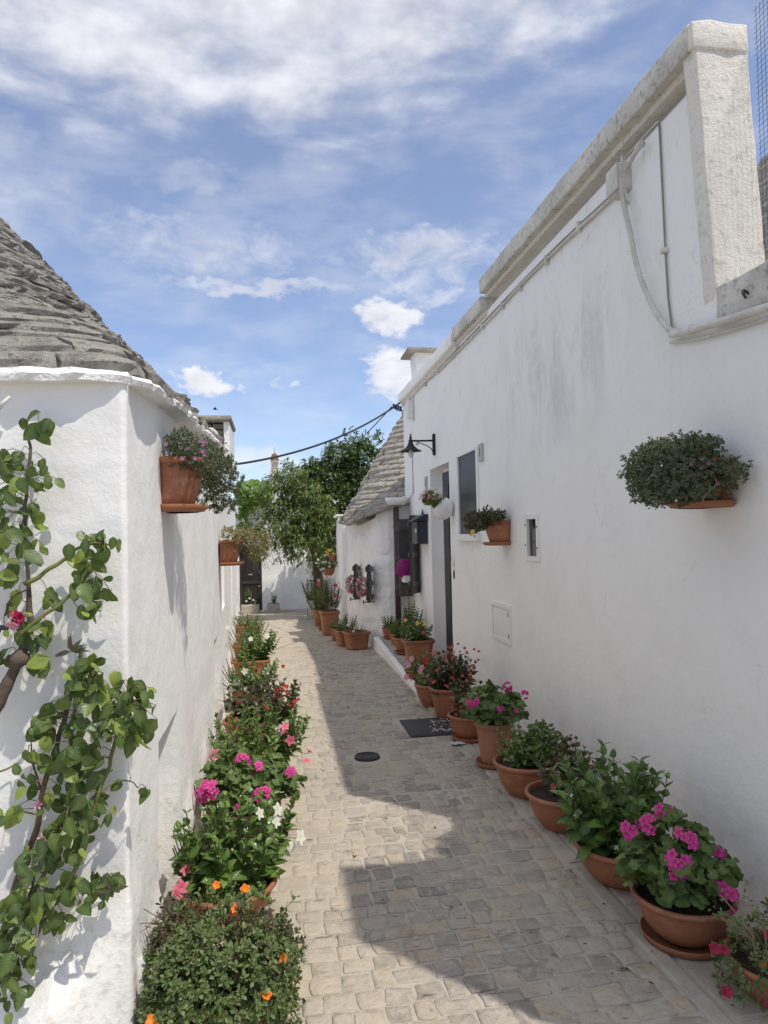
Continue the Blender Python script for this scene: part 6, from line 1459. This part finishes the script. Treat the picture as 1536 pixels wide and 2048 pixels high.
V, F = latheg([(.001, -.03), (.028, -.01), (.032, .01), (.001, .03)], 10); V += .012 * np.stack([vnoise(V + k, 60) for k in range(3)], 1); obj('knot', V + [-.745, 2.21, 1.265], F, 'wood_bark', cr, True)
P, D, N, S = [], [], [], []; mb = MB()
for x, z, a, b, n in CLUST:
    for i in range(int(n * 1.6 + .5)):
        q, an = math.sqrt(rs.random()), rs.random() * 6.28
        p = np.array([x + a * q * math.cos(an), 2.275 - rs.uniform(.02, .055 + min(a, b) * 1.25), z + b * q * math.sin(an)])
        d_ = unit([rs.normal() * .7, -.3 + rs.normal() * .35, -.75 + rs.normal() * .5]); nn = unit([.15 + rs.normal() * .65, -.75, .45 + rs.normal() * .6])
        L = rs.choice([rs.uniform(.022, .042), rs.uniform(.042, .07)], p=[.4, .6]) * (1 if z > .75 else .9)
        P.append(p - d_ * L * .5); D.append(d_); N.append(nn); S.append(L)
        if rs.random() < .6:
            j = np.argmin(np.linalg.norm(pts_all - P[-1], axis=1))
            if np.linalg.norm(pts_all[j] - P[-1]) < .13: mb.add(*tubeg([pts_all[j], (pts_all[j] + P[-1]) / 2 + [0, -.008, .014], P[-1]], .0012, 4, False))
mb.build('leaf_stalks', 'green_stem', cr, True, kind='stuff')
leaves(cr, 'round', 'leaf_rose', P, D, N, S, rs, 300)
for i in range(14):
    P = np.array([-.735, 2.15, 1.385]) + rs.normal(size=3) * [.010, .008, .009]; flower(cr, 'cup', 'petal_crimson' if i % 3 else 'petal_pale_pink', P, toCam(P) + rs.normal(size=3) * .7, .013, rs, 'petal')
for P in ((-.69, 2.19, .85), (-.675, 2.18, .76)): flower(cr, 'star', 'petal_pale_pink', P, toCam(P), .014, rs, 'sepal')
for x, z in ((-.585, 1.29), (-.48, .61)):
    for i in range(9): 
        a = rs.uniform(-.4, 3.5); leaves(cr, 'lance', 'leaf_begonia', [(x, 2.15, z)], [(math.cos(a), -.3, math.sin(a))], [(0, -1, .3)], [.045], rs, 1)
# dark bracket behind the rose and the soil bed it grows in
wb = empty('wall_bracket', (-.83, 2.25, 1.35), 'dark iron bracket half hidden behind the climbing rose', 'bracket')
bx('bar', (-.92, 2.17, 1.355), (-.76, 2.18, 1.37), 'mailbox_metal', wb, .002)
tube('prop', smooth_path([(-.785, 2.175, 1.355), (-.80, 2.18, 1.32), (-.802, 2.2, 1.27)], 4), .006, 'mailbox_metal', wb, 6); bx('plate', (-.92, 2.18, 1.32), (-.90, 2.30, 1.40), 'mailbox_metal', wb, .003)
bed = rough_box('rose_bed', (-1.6, 1.9, -.1), (-.80, 2.25, .10), 'soil', None, .03, 8); tag(bed, 'dark soil bed at the foot of the climbing rose', 'flower bed')
print('built in %.1f s, %d objects' % (time.time() - T0, len(scene.objects)))
